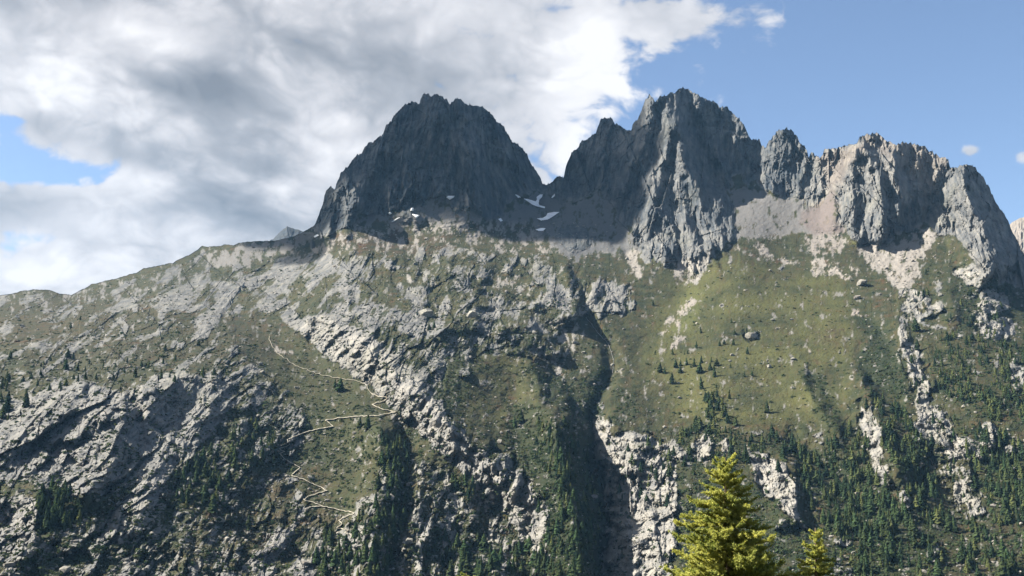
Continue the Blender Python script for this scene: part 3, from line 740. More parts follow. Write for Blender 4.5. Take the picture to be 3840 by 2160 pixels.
def samp_base(x, y):
    u = np.clip((x - Field.X0) / (Field.ST * 4), 0, base_f.shape[1] - 1.001); v = np.clip((y - Field.Y0) / (Field.ST * 4), 0, base_f.shape[0] - 1.001)
    i, j = u.astype(int), v.astype(int)
    fu, fv = u - i, v - j
    return (base_f[j, i] * (1 - fu) + base_f[j, i + 1] * fu) * (1 - fv) + (base_f[j + 1, i] * (1 - fu) + base_f[j + 1, i + 1] * fu) * fv


r0 = samp_base(qx, qy)
sm = lambda f: Field.sample(f, qx, qy)
rk, sc, sh, he, to, pi_, lu, pk, tx, smo = (sm(f) for f in (ROCK, SCREE, SHRUB, HEATH, TONE, PINK, LUSH, PEAK, TEX, SMOOTH))
# metric coordinates in the slope's own front plane
MX = (qx - CX) * 0.52
MY = (CY - qy) * 0.57
wx_ = fbm(MX / 80, MY / 80, 31, 2) * 6
wy_ = fbm(MX / 80, MY / 80, 32, 2) * 6
ANG = [(100, 1150, 47), (300, 1100, 47), (330, 1290, 50), (500, 1200, 56), (700, 700, 38), (600, 740, 42), (400, 760, 32), (850, 850, 52), (1000, 980, 58), (1150, 1130, 66), (1300, 1280, 72),
       (700, 1300, 66), (1100, 1350, 78), (1200, 700, 60), (850, 500, 70), (1000, 400, 80), (1200, 400, 94), (1300, 450, 112), (1480, 430, 80), (1620, 450, 80), (1780, 550, 104), (1950, 420, 88),
       (2150, 500, 92), (2450, 520, 108), (1600, 1250, 88), (1950, 1220, 112), (2300, 900, 100), (2400, 1200, 112), (1800, 850, 100), (300, 880, 38), (0, 850, 30)]
wsum = 0; asum = 0
for ax, ay, aa in ANG:
    ww = 1.0 / (((qx - ax) ** 2 + (qy - ay) ** 2) / 1e4 + 0.3) ** 1.5
    wsum = wsum + ww; asum = asum + ww * aa
phi = asum / wsum

j1, j2, jid = worley((MX + wx_) / 21.0, (MY + wy_) / 27.0, 45)
k1, k2, kid = worley((MX + wx_ * 1.5) / 8.0, (MY + wy_ * 1.5) / 10.0, 46)
stepn = (jid - 0.5) * 1.4 + (kid - 0.5) * 0.5     # joints: neighbouring blocks are shifted against each other
slab = np.zeros(qx.shape); struct_n = np.zeros(qx.shape); fine = np.zeros(qx.shape); streak = np.zeros(qx.shape)
for aa in (30, 46, 62, 78, 94, 110):
    wgt = np.clip(1 - np.abs(phi - aa) / 16.0, 0, 1)
    idx = np.nonzero(wgt > 0.001)[0]
    if idx.size == 0:
        continue
    ca, sa = math.cos(R_(aa)), math.sin(R_(aa))
    X, Y = MX[idx] + wx_[idx], MY[idx] + wy_[idx]
    p = X * ca + Y * sa
    q = X * sa - Y * ca
    acc = 0
    for li, (lam, amp, st) in enumerate(((58, 0.36, 5.5), (25, 0.40, 5.0), (11.5, 0.36, 4.5))):
        wv = perlin(p / (lam * st), q / (lam * 1.8), 300 + aa + li * 7) * 1.1 + stepn[idx] * 0.25
        ph = q / lam + wv
        s = ph - np.floor(ph)
        drop = 0.84
        ramp_ = np.where(s < drop, s / drop, (1 - s) / (1 - drop))
        mod = np.clip(0.55 + 1.6 * perlin(p / (lam * 2.2), q / (lam * 1.6), 330 + aa + li), 0.0, 1.7)
        acc = acc - lam * amp * (ramp_ - 0.5) * mod
    for li, (lam, amp, st) in enumerate(((44, 0.42, 2.6), (19, 0.50, 2.4), (8.5, 0.62, 2.1), (4.0, 0.66, 1.8))):
        ff = lam * amp * facets(p / (lam * st), q / lam, 500 + aa + li * 31)
        acc = acc + (ff if li == 0 else ff * (1 - 0.6 * smo[idx]))
    slab[idx] += wgt[idx] * acc
    sn = fbm(p / 55, q / 17, 350 + aa, 4, 0.62)
    struct_n[idx] += wgt[idx] * sn
    fine[idx] += wgt[idx] * ridged(p / 9, q / 3.4, 370 + aa, 2, 0.6)
    streak[idx] += wgt[idx] * fbm(p / 30, q / 4.5, 390 + aa, 4, 0.65)
wt = 0
for aa in (30, 46, 62, 78, 94, 110):
    wt = wt + np.clip(1 - np.abs(phi - aa) / 16.0, 0, 1)
wt = np.maximum(wt, 0.2)
slab /= wt; struct_n /= wt; fine /= wt; streak /= wt
print('slabs', round(time.time() - T0, 1))

iso = fbm(MX / 26, MY / 22, 41, 5, 0.6)
an = sstep(rk, 0.14, 0.45)
cover_n = (struct_n * (1 - 0.55 * tx) + slab / 26.0 + streak * 0.4) * (0.25 + 0.75 * an) + iso * (0.30 + 0.5 * tx + 0.6 * (1 - an))
rockm = sstep(rk - 0.5 - cover_n * 0.42, -0.05, 0.05)
pks = pk.copy()
pk = sstep(pk + fbm(MX / 17, MY / 30, 44, 4, 0.65) * 0.42 * (1 - np.abs(pk * 2 - 1)) * 1.6, 0.42, 0.58)
rockm = np.maximum(rockm, pk)
scm = sstep(sc - 0.5 - fbm(MX / 10, MY / 16, 43, 5, 0.7) * 0.62, -0.14, 0.20) * (1 - rockm)
to = np.clip(to + streak * (0.26 + 0.1 * pk) * rockm + pk * (fbm(MX / 46, MY / 60, 48, 4, 0.6) * 0.16), 0.0, 1.0)
he = np.clip(he + fbm(MX / 6, MY / 38, 49, 3, 0.6) * 0.5 * (rk < 0.25), 0, 1.2)
# boulder pavements in the scree and on the knolls
f1, f2, cid = worley(MX / 6.5 + wx_ * 0.05, MY / 4.2 + wy_ * 0.05, 51)
bumps = np.clip(0.62 - f1, 0, 1) * (cid > 0.45)
g1, g2, gid = worley((MX + wx_ * 0.5) / 19, (MY + wy_ * 0.5) / 12.5, 52)
knoll = np.clip(0.75 - g1, 0, 1) * (0.4 + gid)
vert = fbm(MX / 90, MY / 60, 61, 4, 0.5)
off = Field.sample(OFF, qx, qy)
off = off + fbm(MX / 240, MY / 170, 62, 3, 0.5) * 14 * (1 - 0.3 * pk)
rel = 0.16 * sstep(rk, 0.05, 0.2) + 0.40 * sstep(rk, 0.18, 0.36) + 0.44 * sstep(rk, 0.36, 0.8)
rough = sstep(rk, 0.16, 0.34) * (1 - pk) * (1 - 0.7 * smo)
off = off - rough * ((ridged((MX + wx_) / 62, (MY + wy_) / 46, 69, 3, 0.55) - 0.7) * 7.0 + facets((MX + 0.6 * MY) / 46, MY / 40, 660) * -16.0)
off = off + rel * slab * (1.0 + 0.25 * pk) * (1 - 0.35 * tx) * (1 - sc * 0.8) - rockm * (1.0 + fine * (0.9 + 1.3 * pk)) \
    + rel * (fbm(MX / 40, MY / 40, 47, 5, 0.6) * -7.0)
off = off - rel * tx * (knoll * 15 - facets(MX / 9, MY / 9, 640) * 7 - facets(MX / 4, MY / 4, 641) * 3)
off = off + pks * (facets(MX / 62 + MY / 300, MY / 120, 650) * 46 + facets(MX / 27, MY / 75, 651) * 22 + (ridged(MX / 105, MY / 330, 64, 4, 0.55) - 0.75) * -30 + (ridged(MX / 22, MY / 90, 66, 3, 0.6) - 0.7) * -9 + 6)
off = off - (1 - rockm) * (bumps * (1.2 + 4.5 * scm * np.clip(to, 0.3, 1)) + vert * 5 + fbm(MX / 14, MY / 9, 67, 4, 0.6) * 1.3 + fbm(MX / 3.6, MY / 2.6, 68, 2, 0.6) * 0.5)
off = off - np.clip(rk, 0, 0.5) * knoll * 14 * (1 - pk)
# keep the relief tame along the skyline so that its outline stays
rr = r0 + off
print('relief', round(time.time() - T0, 1))

RF = np.full(GX.shape, np.nan)
RF[ok] = rr
# fill above the skyline with the skyline value for lookups
for j in range(len(cols)):
    colv = RF[:, j]
    k0 = int(np.argmax(~np.isnan(colv)))
    colv[:k0] = colv[k0]


def depth_at(x, y):
    x = np.atleast_1d(np.asarray(x, float)); y = np.atleast_1d(np.asarray(y, float))
    ci = np.clip(np.interp(x, cols, np.arange(len(cols))), 0, len(cols) - 1.001)
    ri = np.clip(np.interp(y, rows, np.arange(len(rows))), 0, len(rows) - 1.001)
    i, j = ci.astype(int), ri.astype(int)
    fu, fv = ci - i, ri - j
    return (RF[j, i] * (1 - fu) + RF[j, i + 1] * fu) * (1 - fv) + (RF[j + 1, i] * (1 - fu) + RF[j + 1, i + 1] * fu) * fv


def to_world(x, y, r):
    x, y, r = np.asarray(x, float), np.asarray(y, float), np.asarray(r, float)
    a = (x - CX) / FPX; b = (CY - y) / FPX
    dx = a; dy = math.cos(PITCH) - b * math.sin(PITCH); dz = math.sin(PITCH) + b * math.cos(PITCH)
    n = np.sqrt(dx * dx + dy * dy + dz * dz)
    return np.stack([dx / n * r, dy / n * r, dz / n * r], -1)


def surf(x, y):
    return to_world(np.atleast_1d(x), np.atleast_1d(y), depth_at(x, y))


# ------------------------------------------------------------------ mesh helpers
def fast_mesh(name, V, F, smooth=True):
    """V (n,3), F (m,3) or (m,4) or list of such arrays"""
    me = bpy.data.meshes.new(name)
    Fs = F if isinstance(F, list) else [F]
    Fs = [np.asarray(f, np.int32) for f in Fs if len(f)]
    V = np.asarray(V, np.float32)
    me.vertices.add(len(V)); me.vertices.foreach_set('co', V.ravel())
    tot = sum(f.size for f in Fs); nf = sum(len(f) for f in Fs)
    me.loops.add(tot); me.loops.foreach_set('vertex_index', np.concatenate([f.ravel() for f in Fs]))
    me.polygons.add(nf)
    cnt = np.concatenate([np.full(len(f), f.shape[1], np.int32) for f in Fs])
    st = np.concatenate([[0], np.cumsum(cnt)[:-1]]).astype(np.int32)
    me.polygons.foreach_set('loop_start', st)
    try:
        me.polygons.foreach_set('loop_total', cnt)
    except Exception:
        pass
    me.polygons.foreach_set('use_smooth', np.full(nf, smooth))
    me.update(calc_edges=True)
    return me


def add_attr(me, name, arr):
    a = me.attributes.new(name, 'FLOAT_COLOR', 'POINT')
    a.data.foreach_set('color', np.asarray(arr, np.float32).ravel())


def obj(name, me, mat=None, parent=None, label=None, cat=None, group=None, kind=None, loc=None):
    o = bpy.data.objects.new(name, me)
    COL.objects.link(o)
    if mat is not None and me is not None and not me.materials:
        me.materials.append(mat)
    if parent is not None: o.parent = parent
    if label: o['label'] = label
    if cat: o['category'] = cat
    if group: o['group'] = group
    if kind: o['kind'] = kind
    if loc is not None: o.location = loc
    return o


# ------------------------------------------------------------------ materials
def new_mat(name):
    m = bpy.data.materials.new(name)
    m.use_nodes = True
    return m, NT(m.node_tree)


def finish(n, col, rough=0.9, normal=None, spec=0.2, extra=None):
    ins = {'Base Color': col, 'Roughness': rough}
    b = n.n('ShaderNodeBsdfPrincipled', ins)
    b.inputs['Specular IOR Level'].default_value = spec
    if normal is not None: n.t.links.new(normal, b.inputs['Normal'])
    for k, v in (extra or {}).items():
        b.inputs[k].default_value = v
    n.n('ShaderNodeOutputMaterial', {'Surface': b.outputs[0]})
    return b


def terrain_material():
    m, n = new_mat('mountain_ground')
    pos = n.n('ShaderNodeNewGeometry').outputs['Position']
    A = n.n('ShaderNodeAttribute', attribute_name='cover')
    B = n.n('ShaderNodeAttribute', attribute_name='tone')
    sa = n.n('ShaderNodeSeparateColor', {0: A.outputs['Color']})
    sb = n.n('ShaderNodeSeparateColor', {0: B.outputs['Color']})
    rock, scree, heath = sa.outputs[0], sa.outputs[1], sa.outputs[2]
    lush = A.outputs['Alpha']
    tone, pink, shrub = sb.outputs[0], sb.outputs[1], sb.outputs[2]
    wet = B.outputs['Alpha']
    nb = n.noise(pos, 0.012, 3, 0.6); nm = n.noise(pos, 0.06, 3, 0.62); nf = n.noise(pos, 0.32, 2, 0.65); nt = n.noise(pos, 0.9, 1, 0.6)
    # grass
    g = n.mix(n.step(nm, 0.35, 0.68), (0.034, 0.047, 0.022), (0.078, 0.084, 0.035))
    g = n.mix(n.m('MULTIPLY', lush, n.step(nb, 0.25, 0.7), clamp=True), g, (0.130, 0.134, 0.048))
    g = n.mix(n.m('SUBTRACT', lush, 0.9, clamp=True), g, (0.15, 0.17, 0.06))
    hm = n.m('MULTIPLY', heath, n.step(n.m('ADD', nm, n.m('MULTIPLY', nf, 0.5)), 0.55, 0.95), clamp=True)
    g = n.mix(hm, g, (0.085, 0.058, 0.036))
    rust = n.m('MULTIPLY', n.step(n.noise(pos, 0.035, 2, 0.6), 0.60, 0.72), n.m('MULTIPLY_ADD', heath, 0.5, 0.15), clamp=True)
    g = n.mix(rust, g, (0.15, 0.07, 0.035))
    g = n.mix(n.m('MULTIPLY', n.step(nf, 0.52, 0.68), 0.45), g, (0.035, 0.045, 0.025))
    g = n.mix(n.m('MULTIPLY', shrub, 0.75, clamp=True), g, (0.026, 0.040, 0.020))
    # scree
    s1 = n.mix(tone, (0.115, 0.125, 0.145), (0.42, 0.40, 0.375))
    s1 = n.mix(n.m('MULTIPLY', pink, 0.42), s1, n.mix(tone, (0.15, 0.092, 0.088), (0.52, 0.40, 0.34)))
    s1 = n.mix(n.m('MULTIPLY', n.step(nf, 0.45, 0.7), 0.5), s1, n.mix(0.5, s1, (0.08, 0.08, 0.07)))
    # rock
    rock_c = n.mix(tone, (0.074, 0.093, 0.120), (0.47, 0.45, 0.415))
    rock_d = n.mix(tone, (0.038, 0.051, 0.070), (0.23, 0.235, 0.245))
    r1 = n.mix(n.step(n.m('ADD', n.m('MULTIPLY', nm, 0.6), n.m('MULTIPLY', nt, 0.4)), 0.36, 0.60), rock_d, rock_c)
    lich = n.m('MULTIPLY', n.step(nb, 0.5, 0.66), 0.30)
    r1 = n.mix(lich, r1, n.mix(tone, (0.105, 0.112, 0.095), (0.34, 0.335, 0.27)))
    r1 = n.mix(n.m('MULTIPLY', pink, 0.5), r1, (0.36, 0.27, 0.21))
    r1 = n.mix(n.m('MULTIPLY', n.step(nf, 0.58, 0.72), 0.35), r1, (0.07, 0.075, 0.07))
    c = n.mix(scree, g, s1)
    c = n.mix(rock, c, r1)
    c = n.mix(1.0, c, (0.44, 0.44, 0.44), 'MULTIPLY')
    bmp = n.n('ShaderNodeBump', {'Height': n.m('MULTIPLY_ADD', nt, 0.7, n.m('MULTIPLY', nf, 1.6)), 'Strength': 0.55, 'Distance': 1.1})
    finish(n, c, 0.93, bmp.outputs[0], 0.12)
    return m


M_LAND = terrain_material()


def simple_mat(name, c1, c2, scale, rough=0.9, lo=0.35, hi=0.65, bump=None, trans=None, coord='pos', spec=0.2, rnd=0.0):
    m, n = new_mat(name)
    pos = n.n('ShaderNodeNewGeometry').outputs['Position'] if coord == 'pos' else n.n('ShaderNodeTexCoord').outputs['Object']
    f = n.noise(pos, scale, 4, 0.6)
    c = n.mix(n.step(f, lo, hi), c1, c2)
    if rnd:
        oi = n.n('ShaderNodeObjectInfo')
        hsv = n.n('ShaderNodeHueSaturation', {'Color': c, 'Value': n.m('MULTIPLY_ADD', oi.outputs['Random'], rnd, 1 - rnd / 2), 'Hue': n.m('MULTIPLY_ADD', oi.outputs['Random'], 0.05, 0.475)})
        c = hsv.outputs[0]
    nrm = None
    if bump:
        nrm = n.n('ShaderNodeBump', {'Height': n.noise(pos, bump[0], 4, 0.6), 'Strength': bump[1], 'Distance': bump[2]}).outputs[0]
    if trans:
        d = n.n('ShaderNodeBsdfDiffuse', {'Color': c})
        t = n.n('ShaderNodeBsdfTranslucent', {'Color': n.mix(1.0, c, trans[1], 'MULTIPLY')})
        mx = n.n('ShaderNodeMixShader', {0: trans[0], 1: d.outputs[0], 2: t.outputs[0]})
        n.n('ShaderNodeOutputMaterial', {'Surface': mx.outputs[0]})
    else:
        finish(n, c, rough, nrm, spec)
    return m


# ------------------------------------------------------------------ land objects
IDX = np.full(GX.shape, -1, np.int64)
IDX[ok] = np.arange(qx.size)
VW = to_world(qx, qy, rr)
clamped = GYraw < S[None, :]
a_, b_, c_, d_ = IDX[:-1, :-1], IDX[:-1, 1:], IDX[1:, 1:], IDX[1:, :-1]
cl4 = clamped[:-1, :-1] & clamped[:-1, 1:] & clamped[1:, 1:] & clamped[1:, :-1]
# above the skyline a column is collapsed: rows further up than needed are dropped
good = (a_ >= 0) & (b_ >= 0) & (c_ >= 0) & (d_ >= 0) & ~cl4
# steep skyline: also make sure cells that lost a corner are kept by extending the collapse band
miss = ((a_ < 0) | (b_ < 0)) & (c_ >= 0) & (d_ >= 0) & ~cl4
QUADS = np.stack([d_, c_, b_, a_], -1)[good]
fx = (GX[:-1, :-1] + STEP / 2)[good]; fy = GYraw[:-1, :-1][good] + STEP / 2
COVER = np.stack([rockm, scm, he, np.clip(lu, 0, 2)], -1)
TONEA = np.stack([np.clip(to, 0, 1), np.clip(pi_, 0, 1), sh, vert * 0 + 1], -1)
BUTT = [(748, 830), (826, 895), (930, 970), (1000, 1035), (1025, 1130), (1020, 1240), (985, 1449), (960, 1900), (1500, 1900), (1517, 1449), (1527, 1320), (1522, 1250), (1497, 1183), (1490, 1050), (1540, 940), (1500, 830), (1470, 780), (1440, 660), (1330, 570), (960, 560), (800, 612), (690, 650), (700, 760)]
MIXR = np.zeros(fx.shape, int)
wfx = fx + fbm(fx / 20, fy / 20, 71, 3) * 4; wfy = fy + fbm(fx / 20, fy / 20, 72, 3) * 4
MIXR[wfx > 1480] = 2
MIXR[inside(wfx, wfy, BUTT)] = 1
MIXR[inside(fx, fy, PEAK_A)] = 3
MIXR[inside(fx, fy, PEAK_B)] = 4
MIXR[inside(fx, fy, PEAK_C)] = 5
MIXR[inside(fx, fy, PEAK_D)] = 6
LANDS = [('hillside', 'grassy rock-strewn mountainside with pale slabs and a zigzag footpath'),
         ('rocky_spur', 'broad central spur of pale slabs and grassy knolls above the gorge'),
         ('grass_slope', 'wide olive grass slope running down into dark conifer forest'),
         ('mountain_peak', 'massive dome-shaped dark rock peak rising against the grey cloud'),
         ('mountain_peak', 'small jagged dark peak behind the notch with snow'),
         ('mountain_peak', 'tallest jagged dark peak with a spur descending to the grass'),
         ('mountain_peak', 'tan sunlit craggy peak with ribbed dark buttresses beside the blue sky')]
for k, (nm, lab) in enumerate(LANDS):
    Q = QUADS[MIXR == k]
    u, inv = np.unique(Q, return_inverse=True)
    me = fast_mesh(nm, VW[u], inv.reshape(-1, 4), False)
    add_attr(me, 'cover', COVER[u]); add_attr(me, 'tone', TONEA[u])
    obj(nm, me, M_LAND, label=lab, kind='structure')

# the far side of the range, falling away behind the skyline
top = np.argmax(ok, 0)
tx_, ty_ = cols, np.maximum(rows[top], S)
rt = depth_at(tx_, ty_ + 1.0)
strip = [to_world(tx_, ty_, rt)]
hd = strip[0].copy(); hd[:, 2] = 0; hd /= np.linalg.norm(hd, axis=1)[:, None]
for dr, dz in ((25, -14), (80, -70), (260, -280), (900, -900)):
    q = strip[0] + hd * dr
    q[:, 2] += dz + fbm(tx_ / 30, tx_ * 0 + dr, 81, 3) * dr * 0.15
    strip.append(q)
nn = len(cols)
SV = np.concatenate(strip)
SF = []
for k in range(4):
    i = np.arange(nn - 1)
    SF.append(np.stack([k * nn + i, k * nn + i + 1, (k + 1) * nn + i + 1, (k + 1) * nn + i], -1))
me = fast_mesh('range_far_side', SV, np.concatenate(SF))
cv = np.zeros((len(SV), 4)); cv[:, 0] = 1; tv = np.zeros((len(SV), 4)); tv[:, 0] = 0.25
add_attr(me, 'cover', cv); add_attr(me, 'tone', tv)
obj('mountain_far_side', me, M_LAND, label='far side of the mountain range behind its skyline', kind='structure')
print('land', round(time.time() - T0, 1))


# ------------------------------------------------------------------ conifers
def quad_tube(p0, p1, r0, r1, n=6):
    d = (p1 - p0); L = np.linalg.norm(d); d = d / max(L, 1e-9)
    a = np.array([1.0, 0, 0]) if abs(d[0]) < 0.8 else np.array([0, 1.0, 0])
    u = np.cross(d, a); u /= np.linalg.norm(u); v = np.cross(d, u)
    t = np.arange(n) / n * 2 * np.pi
    ring = np.cos(t)[:, None] * u + np.sin(t)[:, None] * v
    V = np.concatenate([p0 + ring * r0, p1 + ring * r1])
    i = np.arange(n); j = (i + 1) % n
    return V, np.stack([i, j, j + n, i + n], -1)


def conifer_crown(rs, layers, spikes, height=1.0, width=0.30, base=0.10, droop=0.10, taper=0.85):
    """layered boughs; every bough is a small drooping wedge of foliage"""
    V, F, k = [], [], 0
    for l in range(layers):
        f = l / (layers - 1)
        z = base + (height - base) * f
        rad = width * (1 - f) ** taper * (0.8 + 0.35 * rs.rand()) + 0.012
        ns = max(4, int(spikes * (0.5 + 0.6 * (1 - f))))
        a0 = rs.rand() * 6.28
        for s_ in range(ns):
            a = a0 + s_ * 6.283 / ns + rs.uniform(-0.25, 0.25)
            L = rad * rs.uniform(0.65, 1.15)
            up = height / layers * rs.uniform(1.3, 2.1)
            w_ = L * rs.uniform(0.34, 0.5) + 0.01
            dirv = np.array([math.cos(a), math.sin(a), 0]); sd = np.array([-math.sin(a), math.cos(a), 0])
            tip = dirv * L + np.array([0, 0, z - droop * L / width * 0.5 * rs.uniform(0.5, 1.4)])
            mid = dirv * L * 0.55 + np.array([0, 0, z + up * 0.25])
            topv = np.array([0, 0, min(z + up, height * 1.02)])
            V += [topv, mid + sd * w_, tip, mid - sd * w_, dirv * L * 0.35 + np.array([0, 0, z - 0.02])]
            F += [(k, k + 3, k + 2), (k, k + 2, k + 1), (k + 4, k + 1, k + 2), (k + 4, k + 2, k + 3)]
            k += 5
    return np.array(V), np.array(F)


M_CONIFER = simple_mat('conifer_needles', (0.020, 0.034, 0.018), (0.046, 0.066, 0.028), 0.35, 0.85, trans=(0.12, (1.2, 1.3, 0.8)), rnd=0.5)
M_BARK = simple_mat('conifer_bark', (0.05, 0.04, 0.032), (0.10, 0.085, 0.07), 3.0, 0.95)
rs = np.random.RandomState(11)
CROWN_V = []
for k in range(6):
    V, F = conifer_crown(rs, 13, 12, 1.0, rs.uniform(0.19, 0.29), 0.08, rs.uniform(0.08, 0.18), rs.uniform(0.65, 0.95))
    CROWN_V.append((V, F))
CROWN_M = []
for V, F in CROWN_V:
    me = fast_mesh('crown', V, F, False); me.materials.append(M_CONIFER); CROWN_M.append(me)
V, F = quad_tube(np.array([0, 0, -0.12]), np.array([0, 0, 0.96]), 0.020, 0.003, 6)
TRUNK_M = fast_mesh('trunk', V, F); TRUNK_M.materials.append(M_BARK)
SMALL_V = [conifer_crown(rs, 7, 7, 1.0, rs.uniform(0.20, 0.30), 0.05, 0.12, rs.uniform(0.6, 0.9)) for _ in range(5)]

TRAIL = [(677, 845), (682, 867), (697, 887), (733, 913), (751, 922), (781, 934), (818, 945), (858, 952), (895, 957), (921, 967), (931, 987), (951, 997), (975, 1000), (965, 1009), (935, 1017),
         (965, 1030), (996, 1036), (951, 1045), (901, 1047), (848, 1052), (818, 1057), (840, 1072), (801, 1079), (768, 1087), (722, 1106), (730, 1118), (702, 1129), (717, 1136), (702, 1141), (723, 1159), (755, 1176),
         (733, 1196), (760, 1204), (800, 1223), (825, 1234), (790, 1243), (762, 1256), (800, 1268), (811, 1273), (891, 1290), (851, 1309), (861, 1316), (848, 1328), (880, 1334), (866, 1339), (885, 1346), (880, 1356)]
TREES = []          # x, y, height (m)
ts = np.random.RandomState(23)
tgx, tgy = np.meshgrid(np.arange(-60, 2640, 6.6), np.arange(700, 1462, 8.0))
tgx = tgx.ravel() + ts.uniform(-4, 4, tgx.size); tgy = tgy.ravel() + ts.uniform(-4.5, 4.5, tgy.size)
dd_ = Field.sample(TREE, tgx, tgy)
keep = (dd_ > 0.03) & (pdist(tgx, tgy - 6, TRAIL) > 9)
dd_ = dd_ * (1.0 + 1.8 * perlin(tgx / 30.0, tgy / 36.0, 91))
keep &= ts.rand(tgx.size) < dd_ * 0.50
TREES = [(x, y, (3.2 + 12.0 * ts.rand() ** 1.4) * (0.75 if y < 1000 else 1.0)) for x, y in zip(tgx[keep], tgy[keep])]
# single trees picked out on the open slopes: x, y of the foot, height
SINGLE = [(1930, 1039, 15), (1835, 1003, 11), (1765, 979, 16), (1788, 1030, 15), (1795, 1008, 9), (1700, 925, 12), (1712, 920, 8), (1728, 918, 10), (1746, 922, 9), (1760, 938, 14), (1798, 948, 16), (1803, 920, 10),
          (1880, 890, 10), (1845, 868, 9), (1848, 842, 8), (1822, 866, 7), (1810, 870, 8), (1840, 812, 7), (1763, 838, 10), (1752, 876, 10), (1730, 890, 6), (1892, 945, 7), (1873, 948, 8), (1838, 925, 6),
          (1643, 768, 9), (1660, 936, 13), (1672, 940, 9), (1690, 965, 15), (2305, 832, 18), (2308, 880, 14), (1050, 793, 6), (1075, 806, 7), (1080, 830, 9), (1092, 826, 10), (1140, 812, 11), (1160, 810, 8),
          (855, 985, 17), (842, 975, 12), (905, 1075, 12), (925, 1078, 15), (1310, 1065, 17), (1295, 1075, 13), (1275, 1100, 9), (1190, 1230, 14), (170, 900, 12), (165, 930, 14), (285, 955, 9), (410, 915, 9),
          (65, 1025, 18), (340, 950, 14), (215, 955, 10), (500, 870, 10), (415, 880, 8), (178, 825, 8), (202, 805, 7), (535, 1290, 17), (560, 1275, 15), (515, 1260, 16), (625, 1330, 14), (1355, 1290, 14),
          (1412, 1240, 15), (1350, 1430, 15), (795, 1420, 14), (2250, 1300, 19), (2130, 1340, 18), (2400, 1115, 16), (1560, 1240, 10), (1640, 1190, 12), (1580, 1135, 9), (2330, 690, 9), (2310, 745, 9), (2440, 745, 12)]
CAND = [(x, y, h, True) for x, y, h in SINGLE] + [(x, y, h, False) for x, y, h in TREES]
tr = np.array([c[:3] for c in CAND])
tp = surf(tr[:, 0], tr[:, 1])
trd = depth_at(tr[:, 0], tr[:, 1])
size = tr[:, 2] / trd + np.array([1.0 if c[3] else 0.0 for c in CAND])
order = np.argsort(-size)
print('trees', len(CAND))


def tree_place(x, y):
    if x < 640:
        if 1235 < y < 1350 and x < 230: return 'in the clump below the big pale slab', 'conifers in the clump below the slab'
        if y < 1060: return 'on the bench above the big slabs', 'conifers on the bench above the slabs'
        return 'on the lower brown hillside', 'conifers on the lower brown hillside'
    if x < 880: return 'beside the zigzag footpath', 'conifers near the zigzag footpath'
    if x < 1040 and y > 1060: return 'in the shady gully past the footpath', 'conifers in the shady gully'
    if x < 1330 and y < 900: return 'on the rocky knolls of the central spur', 'conifers on the rocky knolls'
    if x < 1330: return 'on the lower central spur', 'conifers on the lower spur'
    if x < 1530: return 'on the shaded wall above the gorge', 'conifers above the gorge'
    if x < 1720: return 'on the white wall beside the gorge', 'conifers on the limestone wall'
    if y < 960 and x < 2200: return 'alone on the open grass slope', 'lone conifers on the grass slope'
    if y < 1075 and x < 2140: return 'in the row down the grass slope', 'conifers in the row on the grass slope'
    if x < 2075 and y < 1200: return 'around the white limestone towers', 'conifers around the limestone towers'
    if x < 2345 and y < 1200: return 'in the steep wooded gully', 'conifers in the steep wooded gully'
    if y < 1090: return 'in the forest under the tan peak', 'conifers of the upper forest'
    if x < 2300: return 'in the forest behind the larches', 'conifers of the lower forest'
    return 'on the broken rocky lower slope', 'conifers on the broken rocky slope'


ORD = ['leftmost', 'second from left', 'third from left', 'fourth from left', 'fifth from left', 'sixth from left', 'seventh from left', 'eighth from left', 'ninth from left', 'tenth from left',
       'eleventh from left', 'twelfth from left', 'thirteenth from left', 'fourteenth from left', 'fifteenth from left', 'sixteenth from left', 'seventeenth from left', 'eighteenth from left',
       'nineteenth from left', 'twentieth from left']


def which_one(items):
    """items: list of (key, x, y); gives each key a phrase for its place within its kind: band, then order from the left"""
    out = {}
    n = len(items)
    if n == 1: return {items[0][0]: ''}
    bands = 1 if n <= 8 else (2 if n <= 16 else (3 if n <= 45 else (n + 14) // 15))
    names = {1: [''], 2: ['upper half', 'lower half'], 3: ['upper third', 'middle third', 'lower third']}.get(bands)
    if names is None:
        names = ['top row'] + [r_ + ' row' for r_ in ('second', 'third', 'fourth', 'fifth', 'sixth', 'seventh', 'eighth', 'ninth', 'tenth', 'eleventh', 'twelfth', 'thirteenth', 'fourteenth')][:bands - 2] + ['bottom row']
    it = sorted(items, key=lambda t: t[2])
    for b in range(bands):
        part = sorted(it[b * n // bands:(b + 1) * n // bands], key=lambda t: t[1])
        for q, t in enumerate(part):
            o = ORD[q] if q < len(ORD) else 'rightmost'
            out[t[0]] = ', ' + o + (' in ' + names[b] if names[b] else '')
    return out


